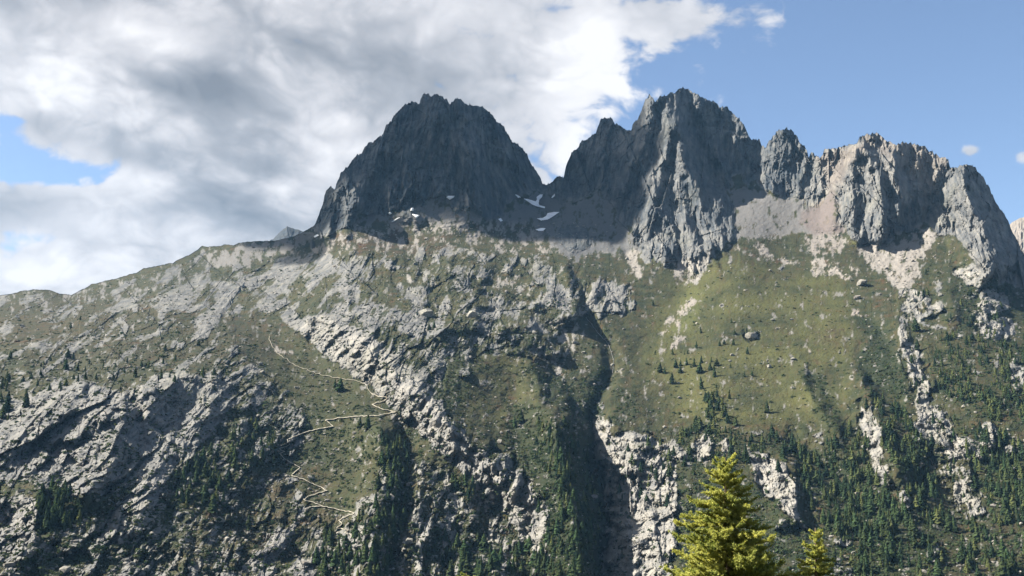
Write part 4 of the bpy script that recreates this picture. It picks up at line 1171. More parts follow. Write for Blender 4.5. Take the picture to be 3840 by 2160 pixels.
first = True
chosen = [int(i) for i in order[:300]]
kinds_t = {}
for i in chosen:
    h = CAND[i][2]
    szw = 'tall' if h > 13.5 else ('small' if h < 9.5 else 'mid-sized')
    place, grp = tree_place(CAND[i][0], CAND[i][1])
    kinds_t.setdefault((szw, place, grp), []).append((i, CAND[i][0], CAND[i][1]))
TLAB = {}
for (szw, place, grp), items in kinds_t.items():
    for i, ph_ in which_one(items).items():
        TLAB[i] = (szw + ' conifer ' + place + ph_, szw + ' ' + grp)
rest = []
for n_i, i in enumerate(order):
    x, y, h, single = CAND[i]
    p = tp[i]
    if n_i < 300:
        t = obj('conifer_tree', None, label=TLAB[int(i)][0], cat='conifer', group=TLAB[int(i)][1], loc=Vector(p))
        t.rotation_euler = (0, 0, ts.uniform(0, 6.28))
        wd = ts.uniform(0.8, 1.6)
        t.rotation_euler = (ts.uniform(-0.06, 0.06), ts.uniform(-0.06, 0.06), ts.uniform(0, 6.28))
        t.scale = (h * wd, h * wd, h)
        o = obj('trunk', TRUNK_M, parent=t)
        o = obj('crown', CROWN_M[n_i % 6], parent=t)
    else:
        rest.append(i)


def scatter_mesh(name, protos, P, S, rots, smooth=False, jitter=None):
    """one mesh holding many copies of small prototypes; S (n,3) scales"""
    Vs, Fs, Rs, k = [], [], [], 0
    kinds = np.arange(len(P)) % len(protos)
    for q, (V, F) in enumerate(protos):
        sel = np.nonzero(kinds == q)[0]
        if not len(sel): continue
        c, s_ = np.cos(rots[sel]), np.sin(rots[sel])
        X = V[None, :, 0] * c[:, None] - V[None, :, 1] * s_[:, None]
        Y = V[None, :, 0] * s_[:, None] + V[None, :, 1] * c[:, None]
        W = np.stack([X * S[sel, 0:1], Y * S[sel, 1:2], V[None, :, 2] * S[sel, 2:3]], -1) + P[sel][:, None, :]
        Vs.append(W.reshape(-1, 3))
        Fs.append((F[None] + (np.arange(len(sel)) * len(V))[:, None, None]).reshape(-1, F.shape[1]) + k)
        Rs.append(np.repeat(ts.rand(len(sel)), len(V)))
        k += len(sel) * len(V)
    me = fast_mesh(name, np.concatenate(Vs), np.concatenate(Fs), smooth)
    r = np.concatenate(Rs)
    add_attr(me, 'rnd', np.stack([r, r, r, r], -1))
    return me


def attr_mat(name, stops, rough=0.9, trans=0.0, noise=None, bump=None):
    m, n = new_mat(name)
    at = n.n('ShaderNodeAttribute', attribute_name='rnd')
    pos = n.n('ShaderNodeNewGeometry').outputs['Position']
    f = n.n('ShaderNodeSeparateColor', {0: at.outputs['Color']}).outputs[0]
    if noise:
        f = n.m('MULTIPLY_ADD', n.m('SUBTRACT', n.noise(pos, noise, 3, 0.6), 0.5), 1.2, f)
    r = n.n('ShaderNodeValToRGB', {0: f})
    r.color_ramp.elements[0].color = stops[0] + (1,); r.color_ramp.elements[1].color = stops[-1] + (1,)
    for q, c in enumerate(stops[1:-1]):
        r.color_ramp.elements.new((q + 1) / (len(stops) - 1)).color = c + (1,)
    if trans:
        d = n.n('ShaderNodeBsdfDiffuse', {'Color': r.outputs[0]}); t = n.n('ShaderNodeBsdfTranslucent', {'Color': r.outputs[0]})
        n.n('ShaderNodeOutputMaterial', {'Surface': n.n('ShaderNodeMixShader', {0: trans, 1: d.outputs[0], 2: t.outputs[0]}).outputs[0]})
    else:
        finish(n, r.outputs[0], rough, None, 0.15)
    return m


M_FOREST = attr_mat('forest_needles', [(0.012, 0.022, 0.014), (0.022, 0.036, 0.019), (0.040, 0.056, 0.025), (0.075, 0.085, 0.032)], trans=0.12)
rest = np.array(rest, int)
if len(rest):
    hh = tr[rest, 2]
    wd = ts.uniform(0.8, 1.7, len(rest))
    me = scatter_mesh('forest', SMALL_V, tp[rest] - np.array([0, 0, 0.6]), np.stack([hh * wd, hh * wd, hh], -1), ts.rand(len(rest)) * 6.28)
    obj('forest', me, M_FOREST, label='dark green conifer forest covering the lower slopes', kind='stuff')

# ------------------------------------------------------------------ shrubs (green alder thickets)
def bush(rs_, n=13):
    V, F, k = [], [], 0
    for _ in range(n):
        d = rs_.normal(size=3); d[2] = abs(d[2]) * 0.9; d /= np.linalg.norm(d)
        c = d * np.array([1, 1, 0.85]) * rs_.uniform(0.45, 1.0)
        u = np.cross(d, rs_.normal(size=3)); u /= np.linalg.norm(u); v = np.cross(d, u)
        s_ = rs_.uniform(0.32, 0.55)
        V += [c + u * s_, c + v * s_ * 0.8 + d * 0.12, c - u * s_, c - v * s_ * 0.8 + d * 0.05]
        F += [(k, k + 1, k + 2, k + 3)]; k += 4
    return np.array(V), np.array(F)


BUSH = [bush(rs) for _ in range(6)]
SHR = []
for jx in np.arange(-40, 2620, 5.0):
    xs = jx + ts.uniform(-3, 3, 180); ys = np.linspace(640, 1460, 180) + ts.uniform(-2.5, 2.5, 180)
    d = Field.sample(SHRUB, xs, ys); t_ = Field.sample(TREE, xs, ys); rkv = Field.sample(ROCK, xs, ys)
    d = np.maximum(d, np.where(t_ > 0.3, 0.62, 0)) * (1 - 0.6 * np.clip(rkv, 0, 1))
    d = np.maximum(d, np.where(xs < 1480, 0.20, 0.06))
    nz = perlin(xs / 26, ys / 20, 95) + 0.5 * perlin(xs / 9, ys / 8, 96)
    keep = ts.rand(180) < np.clip(d * (1 + 2.0 * nz), 0, 1) * 0.75
    keep &= Field.sample(PEAK, xs, ys) < 0.3
    keep &= Field.sample(SCREE, xs, ys) < 0.3
    keep &= ys > np.interp(xs, SKX, SKYY) + 8
    keep &= pdist(xs, ys, TRAIL) > 5.5
    SHR += list(zip(xs[keep], ys[keep]))
SHR = np.array(SHR)
sp = surf(SHR[:, 0], SHR[:, 1])
ss = ts.uniform(1.0, 2.3, len(SHR)) * np.where(ts.rand(len(SHR)) < 0.1, 1.5, 1.0)
print('shrubs', len(SHR))
M_SHRUB = attr_mat('alder_leaves', [(0.018, 0.030, 0.016), (0.030, 0.046, 0.022), (0.045, 0.062, 0.028), (0.060, 0.066, 0.034)], trans=0.2)
me = scatter_mesh('shrubs', BUSH, sp - np.array([0, 0, 0.3]), np.stack([ss * 1.15, ss * 1.15, ss], -1), ts.rand(len(SHR)) * 6.28)
obj('undergrowth', me, M_SHRUB, label='dark green alder scrub spread over the slopes', kind='stuff')
print('veg', round(time.time() - T0, 1))

# ------------------------------------------------------------------ boulders
def rock_mesh(rs_, sub):
    V, F = icosphere(sub)
    V = V.copy()
    for _ in range(16):                      # plane cuts make flat broken faces
        d = rs_.normal(size=3); d /= np.linalg.norm(d)
        h = rs_.uniform(0.6, 0.9)
        ov = V @ d - h
        V -= np.clip(ov, 0, None)[:, None] * d
    V *= 1 + 0.06 * rs_.normal(size=(len(V), 1))
    V *= np.array([1.0, rs_.uniform(0.7, 1.0), rs_.uniform(0.55, 0.85)])
    return V, F


def icosphere(sub):
    import bmesh
    bm = bmesh.new()
    bmesh.ops.create_icosphere(bm, subdivisions=sub, radius=1.0)
    V = np.array([v.co for v in bm.verts]); F = np.array([[v.index for v in f.verts] for f in bm.faces])
    bm.free()
    return V, F


M_BOULDER = simple_mat('boulder_rock', (0.075, 0.076, 0.074), (0.20, 0.19, 0.17), 0.55, 0.95, 0.32, 0.6, bump=(1.5, 0.5, 0.5), rnd=0.35)
M_RUBBLE = attr_mat('rubble_rock', [(0.10, 0.098, 0.095), (0.18, 0.17, 0.155), (0.26, 0.245, 0.22)], noise=0.5)
ROCKS_BIG = [rock_mesh(rs, 2) for _ in range(7)]
ROCKS_SM = [rock_mesh(rs, 1) for _ in range(8)]
BM = []
for V, F in ROCKS_BIG:
    me = fast_mesh('boulder', V, F, False); me.materials.append(M_BOULDER); BM.append(me)
# hand-measured single boulders: x, y, half-width in measuring px, label
BIG = [(2169, 712, 18, 'huge grey boulder with a dark underside high on the grass slope'), (2157, 748, 12, 'broad pale boulder just below the huge grey boulder'),
       (1072, 786, 21, 'largest flat-topped pale block on the knolls of the central spur'), (1188, 790, 20, 'dark-sided blocky outcrop boulder right of the largest flat-topped block'),
       (1498, 1184, 9, 'round white boulder wedged at the brink of the gorge'), (1505, 1195, 5, 'small white block under the round boulder in the gorge'),
       (1937, 680, 6, 'solitary white boulder below the pink scree fans'), (1997, 902, 8, 'bright flat boulder in the middle of the olive grass'), (1935, 921, 8, 'dark cracked boulder below the bright flat one'),
       (1892, 845, 18, 'low dark outcrop boulder amid white stones on the grass'), (1836, 907, 6, 'pale boulder beside lone conifers on the grass'), (1841, 893, 6, 'grey boulder just above another beside lone conifers'),
       (1944, 804, 6, 'small white boulder right of the mid-slope rubble'), (2215, 739, 5, 'small pale boulder left of the wooded crags'), (1954, 826, 5, 'white stone with a bush beside it on the grass'),
       (1235, 1250, 12, 'pale blocky boulder cluster rock on the lower spur'), (1222, 1262, 9, 'white block below the pale boulder on the lower spur'), (1195, 828, 12, 'angular pale boulder above the dark shrub hollow'),
       (1183, 900, 8, 'white boulder alone under the shrub hollow'), (768, 1416, 14, 'wide pale rock by the bottom edge under the footpath'), (560, 1310, 8, 'upright white boulder on the brown lower hillside'),
       (625, 1308, 9, 'tall pale boulder right of the upright white one'), (540, 1395, 10, 'large rounded boulder near the bottom of the brown hillside'), (232, 1382, 9, 'grey boulder at the tip of the lowest slab'),
       (1030, 840, 10, 'pale boulder on the buttress shoulder'), (1445, 862, 8, 'big white block in the talus beside the stream'), (1468, 886, 7, 'white block lower in the talus near the stream'), (1700, 1010, 0, '')]
fb = 0
used_b = []
for x, y, hw, lab in BIG:
    if hw <= 0: continue
    r = float(depth_at(x, y)[0]); m = hw * r / FPX
    o = obj('boulder', BM[fb % 7], label=lab, cat='boulder', loc=Vector(surf(x, y + hw * 0.35)[0]) + Vector((0, 0, m * 0.30)))
    o.scale = (m, m * 0.9, m * ts.uniform(0.8, 1.0)); o.rotation_euler = (ts.uniform(-.2, .2), ts.uniform(-.2, .2), ts.uniform(0, 6.28))
    fb += 1; used_b.append((x, y))


def stone_place(x, y):
    if x > 2130 and y < 735: return 'in the pinkish talus under the peak', 'stones in the pinkish talus'
    if x > 1860 and y < 730: return 'in the rubble band below the scree basin', 'stones in the rubble band below the basin'
    if x > 1600 and y < 1060: return 'scattered over the olive grass slope', 'stones on the olive grass slope'
    if x > 1600: return 'among trees below the grass slope', 'stones among the lower trees'
    if x > 1360 and y > 800: return 'in the talus beside the small stream', 'stones beside the small stream'
    if x > 900 and y < 620: return 'on the ledge under the dome-shaped peak', 'stones under the dome-shaped peak'
    if x > 900 and y < 900: return 'on the knolls of the spur', 'stones on the knolls'
    if x > 1000: return 'on the lower central spur', 'stones on the lower spur'
    if y < 760: return 'on the shoulder below the long ridge', 'stones on the rocky shoulder'
    if y < 980: return 'on the heath above the slabs', 'stones on the heath'
    return 'on the brown hillside around the footpath', 'stones on the brown hillside'


STN = []
for jx in np.arange(-40, 2620, 6.0):
    xs = jx + ts.uniform(-3, 3, 150); ys = np.linspace(560, 1460, 150) + ts.uniform(-3, 3, 150)
    scv = Field.sample(SCREE, xs, ys); rkv = Field.sample(ROCK, xs, ys); tn = Field.sample(TONE, xs, ys)
    d = 0.028 + 0.09 * (xs < 1480) + 0.34 * np.where((scv > 0.3), scv, 0) * np.where(tn > 0.6, 1.0, 0.45) + 0.16 * np.where((rkv > 0.3) & (rkv < 0.7), rkv, 0) + 0.05 * (rkv > 0.12)
    d *= np.clip(1 + 1.6 * perlin(xs / 40, ys / 26, 98), 0, 3)
    d *= (Field.sample(PEAK, xs, ys) < 0.3) & (ys > np.interp(xs, SKX, SKYY) + 6)
    keep = (ts.rand(150) < d) & (pdist(xs, ys, TRAIL) > 4)
    STN += list(zip(xs[keep], ys[keep]))
STN = np.array(STN)
st_r = depth_at(STN[:, 0], STN[:, 1])
st_s = np.exp(ts.normal(0.0, 0.55, len(STN))) * 0.95 * (0.8 + 0.2 * st_r / 1300)
st_s = np.clip(st_s, 0.4, 5.0)
st_p = surf(STN[:, 0], STN[:, 1])
print('stones', len(STN))
so = np.argsort(-(st_s / st_r))
BMS = []
for V, F in ROCKS_SM:
    me = fast_mesh('boulder_small', V, F, False); me.materials.append(M_BOULDER); BMS.append(me)
kinds_s = {}
for i in so[:270]:
    kinds_s.setdefault(stone_place(*STN[i]), []).append((int(i), STN[i][0], STN[i][1]))
SLAB = {}
for (place, grp), items in kinds_s.items():
    for i, ph_ in which_one(items).items():
        SLAB[i] = ('pale boulder ' + place + ph_, grp)
for n_i, i in enumerate(so[:270]):
    o = obj('boulder', BMS[n_i % 8], label=SLAB[int(i)][0], cat='boulder', group=SLAB[int(i)][1], loc=Vector(st_p[i]) + Vector((0, 0, st_s[i] * 0.25)))
    o.scale = (st_s[i] * 1.2, st_s[i], st_s[i]); o.rotation_euler = (ts.uniform(-.3, .3), ts.uniform(-.3, .3), ts.uniform(0, 6.28))
rr_ = so[270:]
me = scatter_mesh('rubble', ROCKS_SM, st_p[rr_] + np.array([0, 0, 0.2]), np.stack([st_s[rr_] * 1.2, st_s[rr_], st_s[rr_]], -1), ts.rand(len(rr_)) * 6.28)
obj('rubble', me, M_RUBBLE, label='loose pale stones strewn over grass and scree', kind='stuff')

# ------------------------------------------------------------------ footpath, stream, snow
def near_depth(x, y, w_=2.2):
    r = depth_at(x, y)
    for dx, dy in ((w_, 0), (-w_, 0), (0, w_), (0, -w_)):
        r = np.minimum(r, depth_at(x + dx, y + dy))
    return r


def ribbon(name, pts, half, lift, wob=1.2):
    pts = np.array(pts, float)
    seg = np.hypot(*np.diff(pts, axis=0).T); t = np.concatenate([[0], np.cumsum(seg)])
    q = np.arange(0, t[-1], 2.0)
    x = np.interp(q, t, pts[:, 0]); y = np.interp(q, t, pts[:, 1])
    x = x + fbm(q / 14, q * 0 + 2, 111, 3) * wob; y = y + fbm(q / 14, q * 0 + 7, 112, 3) * wob
    tx_ = np.gradient(x); ty_ = np.gradient(y); L = np.hypot(tx_, ty_) + 1e-6
    nx, ny = -ty_ / L, tx_ / L
    hw = half * (1 + 0.35 * fbm(q / 9, q * 0 + 3, 113, 2))
    rows_ = []
    for s_ in (-1, -0.35, 0.35, 1):
        xx, yy = x + nx * hw * s_, y + ny * hw * s_
        rows_.append(to_world(xx, yy, near_depth(xx, yy) - (lift if abs(s_) < 0.9 else -0.6)))
    n_ = len(q); V = np.concatenate(rows_)
    i = np.arange(n_ - 1)
    F = np.concatenate([np.stack([k * n_ + i, k * n_ + i + 1, (k + 1) * n_ + i + 1, (k + 1) * n_ + i], -1) for k in range(3)])
    return fast_mesh(name, V, F)


M_PATH = simple_mat('path_gravel', (0.24, 0.222, 0.185), (0.33, 0.31, 0.265), 0.8, 0.95)
obj('footpath', ribbon('footpath', TRAIL[:11], 0.5, 1.0, 2.4), M_PATH, label='faint thin upper stretch of the footpath below the slabs', kind='structure')
obj('footpath', ribbon('footpath', TRAIL[10:], 0.9, 1.5, 1.8), M_PATH, label='pale zigzag footpath climbing the hillside beside the spur', kind='structure')
obj('footpath', ribbon('footpath', [(773, 1277), (790, 1274), (811, 1273)], 1.4, 0.9), M_PATH, label='short pale side branch of the footpath at a hairpin', kind='structure')
M_STREAM = simple_mat('stream_bed', (0.09, 0.095, 0.10), (0.16, 0.16, 0.165), 0.5, 0.45)
obj('stream', ribbon('stream', [(1474, 798), (1488, 815), (1501, 834), (1518, 852), (1531, 867), (1538, 885), (1543, 904), (1543, 920), (1541, 940)], 0.55, 0.2), M_STREAM, label='thin grey stream running down the grassy valley', kind='structure')

SNOW = [([(1115, 885), (1130, 875), (1175, 875), (1170, 885), (1140, 903)], 'snow patch at the foot of the dome-shaped peak, centre'),
        ([(1703, 897), (1730, 900), (1790, 918), (1800, 900), (1795, 885), (1820, 865), (1840, 865), (1835, 885), (1815, 905), (1810, 930), (1815, 945), (1860, 958), (1855, 966), (1800, 953), (1760, 937)], 'largest hook-shaped snow patch in the notch between the dark peaks'),
        ([(1800, 1045), (1840, 1043), (1870, 1025), (1880, 1005), (1930, 997), (1965, 997), (1925, 1025), (1880, 1052), (1830, 1059)], 'long snow patch slanting below the hook-shaped one'),
        ([(1790, 1128), (1830, 1118), (1862, 1120), (1845, 1137), (1810, 1137)], 'lowest snow patch in the dark basin'),
        ([(1635, 866), (1650, 868), (1675, 885), (1655, 887)], 'small snow streak left of the hook-shaped patch'),
        ([(858, 1013), (880, 1017), (912, 1020), (890, 1043)], 'triangular snow patch below a tiny one under the dome-shaped peak'),
        ([(846, 987), (850, 967), (864, 965), (864, 988)], 'tiny snow patch in a cleft above the triangular patch'),
        ([(703, 1070), (745, 1043), (762, 1038), (722, 1065)], 'thin slanting snow streak at the scree edge'),
        ([(676, 1004), (690, 996), (702, 1008), (688, 1015)], 'tiny snow spot under the dome-shaped peak, leftmost at its foot'),
        ([(1508, 1050), (1525, 1043), (1539, 1062), (1525, 1067)], 'small snow spot beside the rock rib below the peak'),
        ([(115, 1180), (140, 1166), (152, 1171), (122, 1189)], 'small snow patch at the left toe of the dome-shaped peak'),
        ([(1908, 886), (1932, 860), (1933, 873), (1915, 889)], 'thin snow streak on the far wall of the notch')]
M_SNOW = simple_mat('old_snow', (0.62, 0.65, 0.70), (0.78, 0.80, 0.83), 0.06, 0.6)
for poly, lab in SNOW:
    P_ = [(751.3 + a / 3.0, 201.2 + b / 3.0) for a, b in poly]
    xs = np.array([p[0] for p in P_]); ys = np.array([p[1] for p in P_])
    st = 0.8
    gx_, gy_ = np.meshgrid(np.arange(xs.min() - 2, xs.max() + 2, st), np.arange(ys.min() - 2, ys.max() + 2, st))
    d = pdist(gx_, gy_, P_, True); d = np.where(inside(gx_, gy_, P_), d, -d)
    r = depth_at(gx_.ravel(), gy_.ravel()).reshape(gx_.shape)
    r = blur(r, 8)
    for _ in range(3):
        r = np.minimum(r, near_depth(gx_.ravel(), gy_.ravel(), 1.5 + _).reshape(gx_.shape))
    r = blur(r, 3) - np.clip(d * 2.0, -6, 3.0) - 0.4
    W = to_world(gx_, gy_, r).reshape(-1, 3)
    I = np.arange(gx_.size).reshape(gx_.shape)
    keep = (d[:-1, :-1] > -0.9) & (d[1:, 1:] > -0.9) & (d[:-1, 1:] > -0.9) & (d[1:, :-1] > -0.9)
    Q = np.stack([I[1:, :-1], I[1:, 1:], I[:-1, 1:], I[:-1, :-1]], -1)[keep]
    u, inv = np.unique(Q, return_inverse=True)
    obj('snow_patch', fast_mesh('snow_patch', W[u], inv.reshape(-1, 4)), M_SNOW, label='white ' + lab, cat='snow patch', group='old snow patches under the dark peaks')

# ------------------------------------------------------------------ far mountains behind the range
def far_mountain(name, pts, yb, r, depth, tone, pink, label):
    xs = np.arange(pts[0][0], pts[-1][0], 2.0)
    tops = np.interp(xs, [p[0] for p in pts], [p[1] for p in pts]) + fbm(xs / 9, xs * 0 + r, 121, 4, 0.6) * 1.3
    n = 40
    V = []
    for k in range(-6, n):
        f = k / (n - 1)
        if k >= 0:
            y = tops + (yb - tops) * f
            rr2 = r - depth * f + ridged(xs / 12, y / 22, 122, 4, 0.55) * -28 * np.sqrt(max(f, 0.0))
            V.append(to_world(xs, y, rr2))
        else:
            q = to_world(xs, tops, xs * 0 + r); q[:, 1] += -k * 60; q[:, 2] -= (-k) ** 1.3 * 50
            V.append(q)
    m = len(xs); V = np.concatenate(V)
    F = []
    for k in range(n + 5):
        i = np.arange(m - 1)
        F.append(np.stack([k * m + i, k * m + i + 1, (k + 1) * m + i + 1, (k + 1) * m + i], -1))
    me = fast_mesh(name, V, np.concatenate(F)[:, ::-1], False)
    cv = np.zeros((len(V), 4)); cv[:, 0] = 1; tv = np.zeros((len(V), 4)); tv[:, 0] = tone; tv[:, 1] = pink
    add_attr(me, 'cover', cv); add_attr(me, 'tone', tv)
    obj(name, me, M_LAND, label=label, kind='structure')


far_mountain('distant_peak', [(640, 640), (670, 612), (690, 598), (706, 582), (722, 570), (735, 574), (748, 577), (762, 582), (800, 600), (840, 630)], 640, 3900, 500, 0.0, 0, 'small dark distant peak showing behind the ridge')
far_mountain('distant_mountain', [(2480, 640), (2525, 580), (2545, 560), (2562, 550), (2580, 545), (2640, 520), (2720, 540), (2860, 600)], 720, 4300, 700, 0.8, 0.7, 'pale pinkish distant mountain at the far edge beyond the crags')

# ------------------------------------------------------------------ the near side of the valley, under the viewer
def near_ground():
    az_ = np.linspace(-math.pi, math.pi, 181)
    rad = np.array([0.0, 2, 5, 10, 18, 28, 40, 55, 80, 120, 180, 260, 360, 480, 600, 700, 790])
    A, Rr = np.meshgrid(az_, rad)
    front = 0.5 + 0.5 * np.cos(A)
    zf = -1.65 - 0.28 * Rr ** 1.0 * np.where(Rr < 400, 1, 1) * 1.0
    zf = np.where(Rr > 360, -1.65 - 0.28 * 360 - (Rr - 360) * 0.12, zf)
    zb = -1.65 + 0.22 * Rr
    z = zf * front + zb * (1 - front) + fbm(A * 3 + Rr * 0.01, Rr / 30, 131, 4) * np.clip(Rr / 40, 0, 6)
    V = np.stack([np.sin(A) * Rr, np.cos(A) * Rr, z], -1).reshape(-1, 3)
    I = np.arange(A.size).reshape(A.shape)
    F = np.stack([I[:-1, :-1], I[:-1, 1:], I[1:, 1:], I[1:, :-1]], -1).reshape(-1, 4)
    me = fast_mesh('ground', V, F)
    cv = np.zeros((len(V), 4)); cv[:, 2] = 0.3; cv[:, 3] = 0.6; tv = np.zeros((len(V), 4)); tv[:, 0] = 0.6
    add_attr(me, 'cover', cv); add_attr(me, 'tone', tv)
    obj('ground', me, M_LAND, label='grassy near side of the valley below the viewer', kind='structure')


near_ground()


def ground_z(x, y):
    Rr = math.hypot(x, y); A = math.atan2(x, y); f = 0.5 + 0.5 * math.cos(A)
    return (-1.65 - 0.28 * Rr) * f + (-1.65 + 0.22 * Rr) * (1 - f)


# ------------------------------------------------------------------ foreground larches
M_LARCH_BARK = simple_mat('larch_bark', (0.10, 0.075, 0.05), (0.20, 0.16, 0.11), 9.0, 0.95, bump=(25, 0.6, 0.02))
def larch_mat():
    m, n = new_mat('larch_needles')
    pos = n.n('ShaderNodeTexCoord').outputs['Object']
    at = n.n('ShaderNodeAttribute', attribute_name='rnd')
    f = n.n('ShaderNodeSeparateColor', {0: at.outputs['Color']}).outputs[0]
    c = n.mix(f, (0.13, 0.175, 0.05), (0.56, 0.56, 0.18))
    d = n.n('ShaderNodeBsdfDiffuse', {'Color': c}); t = n.n('ShaderNodeBsdfTranslucent', {'Color': n.mix(1.0, c, (1.2, 1.15, 0.7), 'MULTIPLY')})
    n.n('ShaderNodeOutputMaterial', {'Surface': n.n('ShaderNodeMixShader', {0: 0.38, 1: d.outputs[0], 2: t.outputs[0]}).outputs[0]})
    return m


M_LARCH = larch_mat()


def tube_path(P, R, n=5):
    P = np.asarray(P, float)
    T = np.gradient(P, axis=0); T /= np.linalg.norm(T, axis=1)[:, None] + 1e-9
    ref = np.array([0, 0, 1.0]) if abs(T[0, 2]) < 0.8 else np.array([1.0, 0, 0])
    U = np.cross(T, ref); U /= np.linalg.norm(U, axis=1)[:, None] + 1e-9
    W = np.cross(T, U)
    t = np.arange(n) / n * 2 * np.pi
    V = (P[:, None] + (np.cos(t)[None, :, None] * U[:, None] + np.sin(t)[None, :, None] * W[:, None]) * np.asarray(R)[:, None, None]).reshape(-1, 3)
    F = []
    for k in range(len(P) - 1):
        i = np.arange(n); j = (i + 1) % n
        F.append(np.stack([k * n + i, k * n + j, (k + 1) * n + j, (k + 1) * n + i], -1))
    return V, np.concatenate(F)


def larch(seed, H, spread, name_label, loc, lean=(0, 0), shown=6.0):
    """trunk, whorls of arching boughs with upturned tips, needle tufts along boughs and twigs"""
    g = np.random.RandomState(seed)
    root = obj('larch_tree', None, label=name_label, cat='larch', group='yellow-green larches in the foreground', loc=loc)
    zz = np.linspace(-0.6, H, 16)
    P = np.stack([lean[0] * (zz / H) ** 2 + 0.04 * np.sin(zz * 1.3 + seed), lean[1] * (zz / H) ** 2 + 0.04 * np.cos(zz * 1.1), zz], -1)
    V, F = tube_path(P, 0.02 + 0.016 * (H - zz) , 8)
    V[:, 2] = np.minimum(V[:, 2], H)
    obj('trunk', fast_mesh('trunk', V, F), M_LARCH_BARK, parent=root)
    z = H - 0.22
    wh = 0
    while z > 1.2:
        d = H - z
        dense = d < shown
        nb = g.randint(3, 6) if dense else 4
        a0 = g.rand() * 6.28
        for b in range(nb):
            a = a0 + b * 6.283 / nb + g.uniform(-0.35, 0.35)
            L = min(spread * (0.18 + 0.60 * d ** 0.84), 2.6) * g.uniform(0.60, 1.10) * (1 + 0.12 * math.sin(a * 2 + d * 2.3 + seed))
            cz = np.interp(z + g.uniform(-0.14, 0.14), zz, zz); cx = np.interp(cz, zz, P[:, 0]); cy_ = np.interp(cz, zz, P[:, 1])
            s_ = np.linspace(0, 1, 9)
            rise = g.uniform(0.25, 0.55) if d < 1.2 else g.uniform(0.0, 0.25)
            zc = L * (rise * s_ - g.uniform(0.25, 0.42) * s_ ** 2 * min(1, d) + g.uniform(0.22, 0.42) * s_ ** 4)
            bend = g.uniform(-0.25, 0.25)
            aa = a + bend * s_
            BP = np.stack([cx + np.cos(aa) * L * s_, cy_ + np.sin(aa) * L * s_, cz + zc], -1)
            VB, FB = tube_path(BP, 0.004 + 0.011 * L * (1 - s_), 4)
            # twigs
            lines = [(BP, 1.0)]
            nt = int(6 + L * (21 if dense else 2))
            for q in range(nt):
                f = g.uniform(0.12, 0.97)
                p0 = np.array([np.interp(f, s_, BP[:, c]) for c in range(3)])
                side = 1 if q % 2 else -1
                ang = np.interp(f, s_, aa) + side * g.uniform(0.5, 1.1)
                l2 = L * g.uniform(0.16, 0.36) * (1 - f * 0.55)
                u = np.linspace(0, 1, 3)
                tz = l2 * (g.uniform(-0.35, 0.35) * u + g.uniform(0.1, 0.5) * u ** 2)
                TP = p0 + np.stack([np.cos(ang) * l2 * u, np.sin(ang) * l2 * u, tz], -1)
                lines.append((TP, 0.6))
                vt, ft = tube_path(TP, 0.006 * (1 - 0.8 * u), 3)
                FB = np.concatenate([FB, np.concatenate([ft]) + len(VB)]); VB = np.concatenate([VB, vt])
            br = obj('branch', fast_mesh('branch', VB, FB), M_LARCH_BARK, parent=root)
            C, Dn = [], []
            for LP, wgt in lines:
                seg = np.linalg.norm(np.diff(LP, axis=0), axis=1); t = np.concatenate([[0], np.cumsum(seg)])
                q = np.arange(0.06 if wgt == 1.0 else 0.0, t[-1], 0.029 if dense else 0.13) + g.uniform(0, 0.02)
                q = q[q < t[-1]]
                pc = np.stack([np.interp(q, t, LP[:, c]) for c in range(3)], -1)
                pc += g.normal(0, 0.010, pc.shape)
                C.append(pc)
            C = np.concatenate(C)
            nb_ = 5 if dense else 3
            m = len(C)
            dirs = g.normal(size=(m, nb_, 3)); dirs[..., 2] += 0.45
            dirs /= np.linalg.norm(dirs, axis=2)[..., None]
            ln = g.uniform(0.045, 0.090, (m, nb_, 1)) * (1.0 if dense else 1.9)
            sdv = np.cross(dirs, g.normal(size=(m, nb_, 3))); sdv /= np.linalg.norm(sdv, axis=2)[..., None] + 1e-9
            wv_ = 0.020 * (1.0 if dense else 2.0)
            base_ = C[:, None, :] + dirs * 0.004
            v0 = base_ - sdv * wv_ * 0.4; v1 = base_ + sdv * wv_; v2 = base_ + dirs * ln
            VV = np.stack([v0, v1, v2], 2).reshape(-1, 3)
            FF = np.arange(len(VV)).reshape(-1, 3)
            me = fast_mesh('foliage', VV, FF, False)
            rv = np.repeat(np.clip(g.normal(0.42, 0.25, m) + 0.6 * (g.rand() - 0.5), 0, 1), nb_ * 3)
            add_attr(me, 'rnd', np.stack([rv] * 4, -1))
            obj('foliage', me, M_LARCH, parent=br)
            wh += 1
        z -= g.uniform(0.07, 0.13) if dense else 0.45
    return root


def larch_at(xpix, ytip, dist, H, seed, spread, label, shown=6.0):
    tip = to_world(np.array([xpix]), np.array([ytip]), np.array([dist]))[0]
    gz = ground_z(tip[0], tip[1])
    return larch(seed, tip[2] - gz, spread, label, Vector((tip[0], tip[1], gz)), (0, 0), shown)


larch_at(1822, 1152, 40.0, 0, 3, 1.0, 'largest bright yellow-green larch in front of the limestone tower', 4.9)
larch_at(2050, 1328, 41.5, 0, 5, 0.66, 'smaller yellow-green larch right of the largest one', 2.0)
larch_at(1174, 1441, 46.0, 0, 8, 0.9, 'larch whose tip just peeks over the bottom edge below the spur', 0.6)
print('larch', round(time.time() - T0, 1))

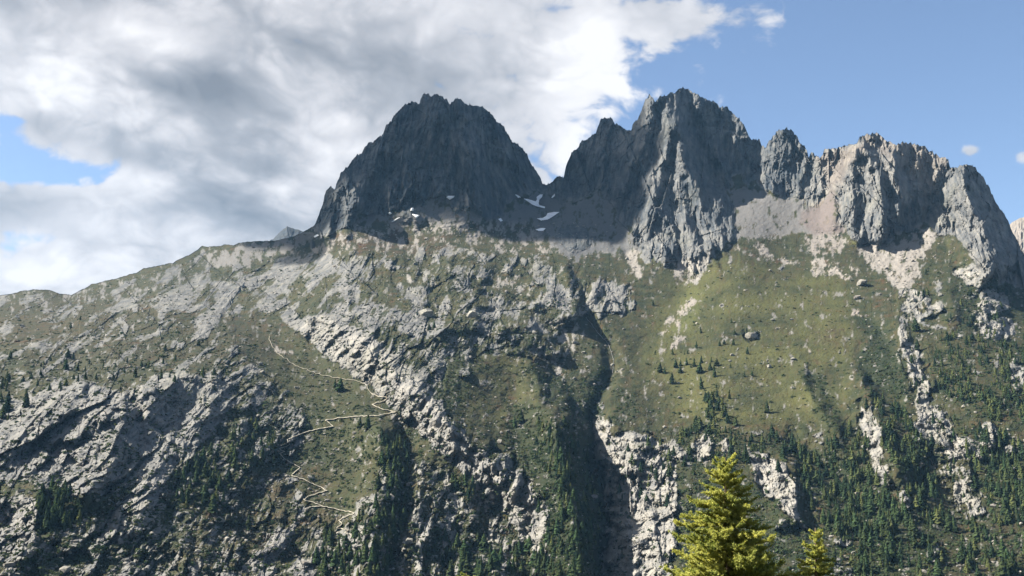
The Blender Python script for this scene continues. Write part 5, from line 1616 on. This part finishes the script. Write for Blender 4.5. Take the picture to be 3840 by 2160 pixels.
# ------------------------------------------------------------------ unseen clouds shaped to shade the high peaks, and the air
def cloud_mat():
    m = bpy.data.materials.new('cloud_vapour'); m.use_nodes = True
    n = NT(m.node_tree)
    v = n.n('ShaderNodeVolumePrincipled', {'Color': (0.9, 0.92, 0.95), 'Density': 0.012})
    n.n('ShaderNodeOutputMaterial', {'Volume': v.outputs[0]})
    return m


M_CLOUD = cloud_mat()
IV, IF = icosphere(4)


def cloud(c, radii, label):
    """a lumpy closed body of vapour"""
    d = 1 + 0.30 * perlin(IV[:, 0] * 2.2 + c[0], IV[:, 1] * 2.2 + IV[:, 2] * 1.7, 5) + 0.16 * perlin(IV[:, 0] * 6 + c[1], IV[:, 2] * 6 + IV[:, 1] * 3, 6)
    return obj('cloud', fast_mesh('cloud', np.array(c) + IV * d[:, None] * np.array(radii), IF), M_CLOUD, label=label, cat='cloud')


SD = np.array(SUN_DIR)
cloud(np.array([20.0, 2460.0, 565.0]) + SD * 2100, (410, 400, 310), 'unseen grey cloud shaped to shade the dome-shaped dark peak')
cloud(np.array([-70.0, 2250.0, 480.0]) + SD * 2150, (340, 232, 300), 'small unseen cloud lobe added to widen the shade on the dome-shaped peak')
cloud(np.array([360.0, 2510.0, 880.0]) + SD * 2300, (130, 150, 110), 'small unseen cloud puff added to shade the tallest jagged peak')


def haze():
    x0, x1, y0, y1, z0, z1 = -3600, 3600, -900, 6200, -260, 1500
    V = np.array([(x, y, z) for z in (z0, z1) for y in (y0, y1) for x in (x0, x1)], float)
    F = np.array([(0, 2, 3, 1), (4, 5, 7, 6), (0, 1, 5, 4), (2, 6, 7, 3), (0, 4, 6, 2), (1, 3, 7, 5)])
    m = bpy.data.materials.new('thin_air'); m.use_nodes = True
    n = NT(m.node_tree)
    v = n.n('ShaderNodeVolumePrincipled', {'Color': (0.28, 0.58, 1.0), 'Density': 0.000021, 'Anisotropy': 0.0})
    n.n('ShaderNodeOutputMaterial', {'Volume': v.outputs[0]})
    obj('haze', fast_mesh('haze', V, F), m, label='thin blue mountain haze filling the air', kind='stuff')


haze()
print('done', round(time.time() - T0, 1))
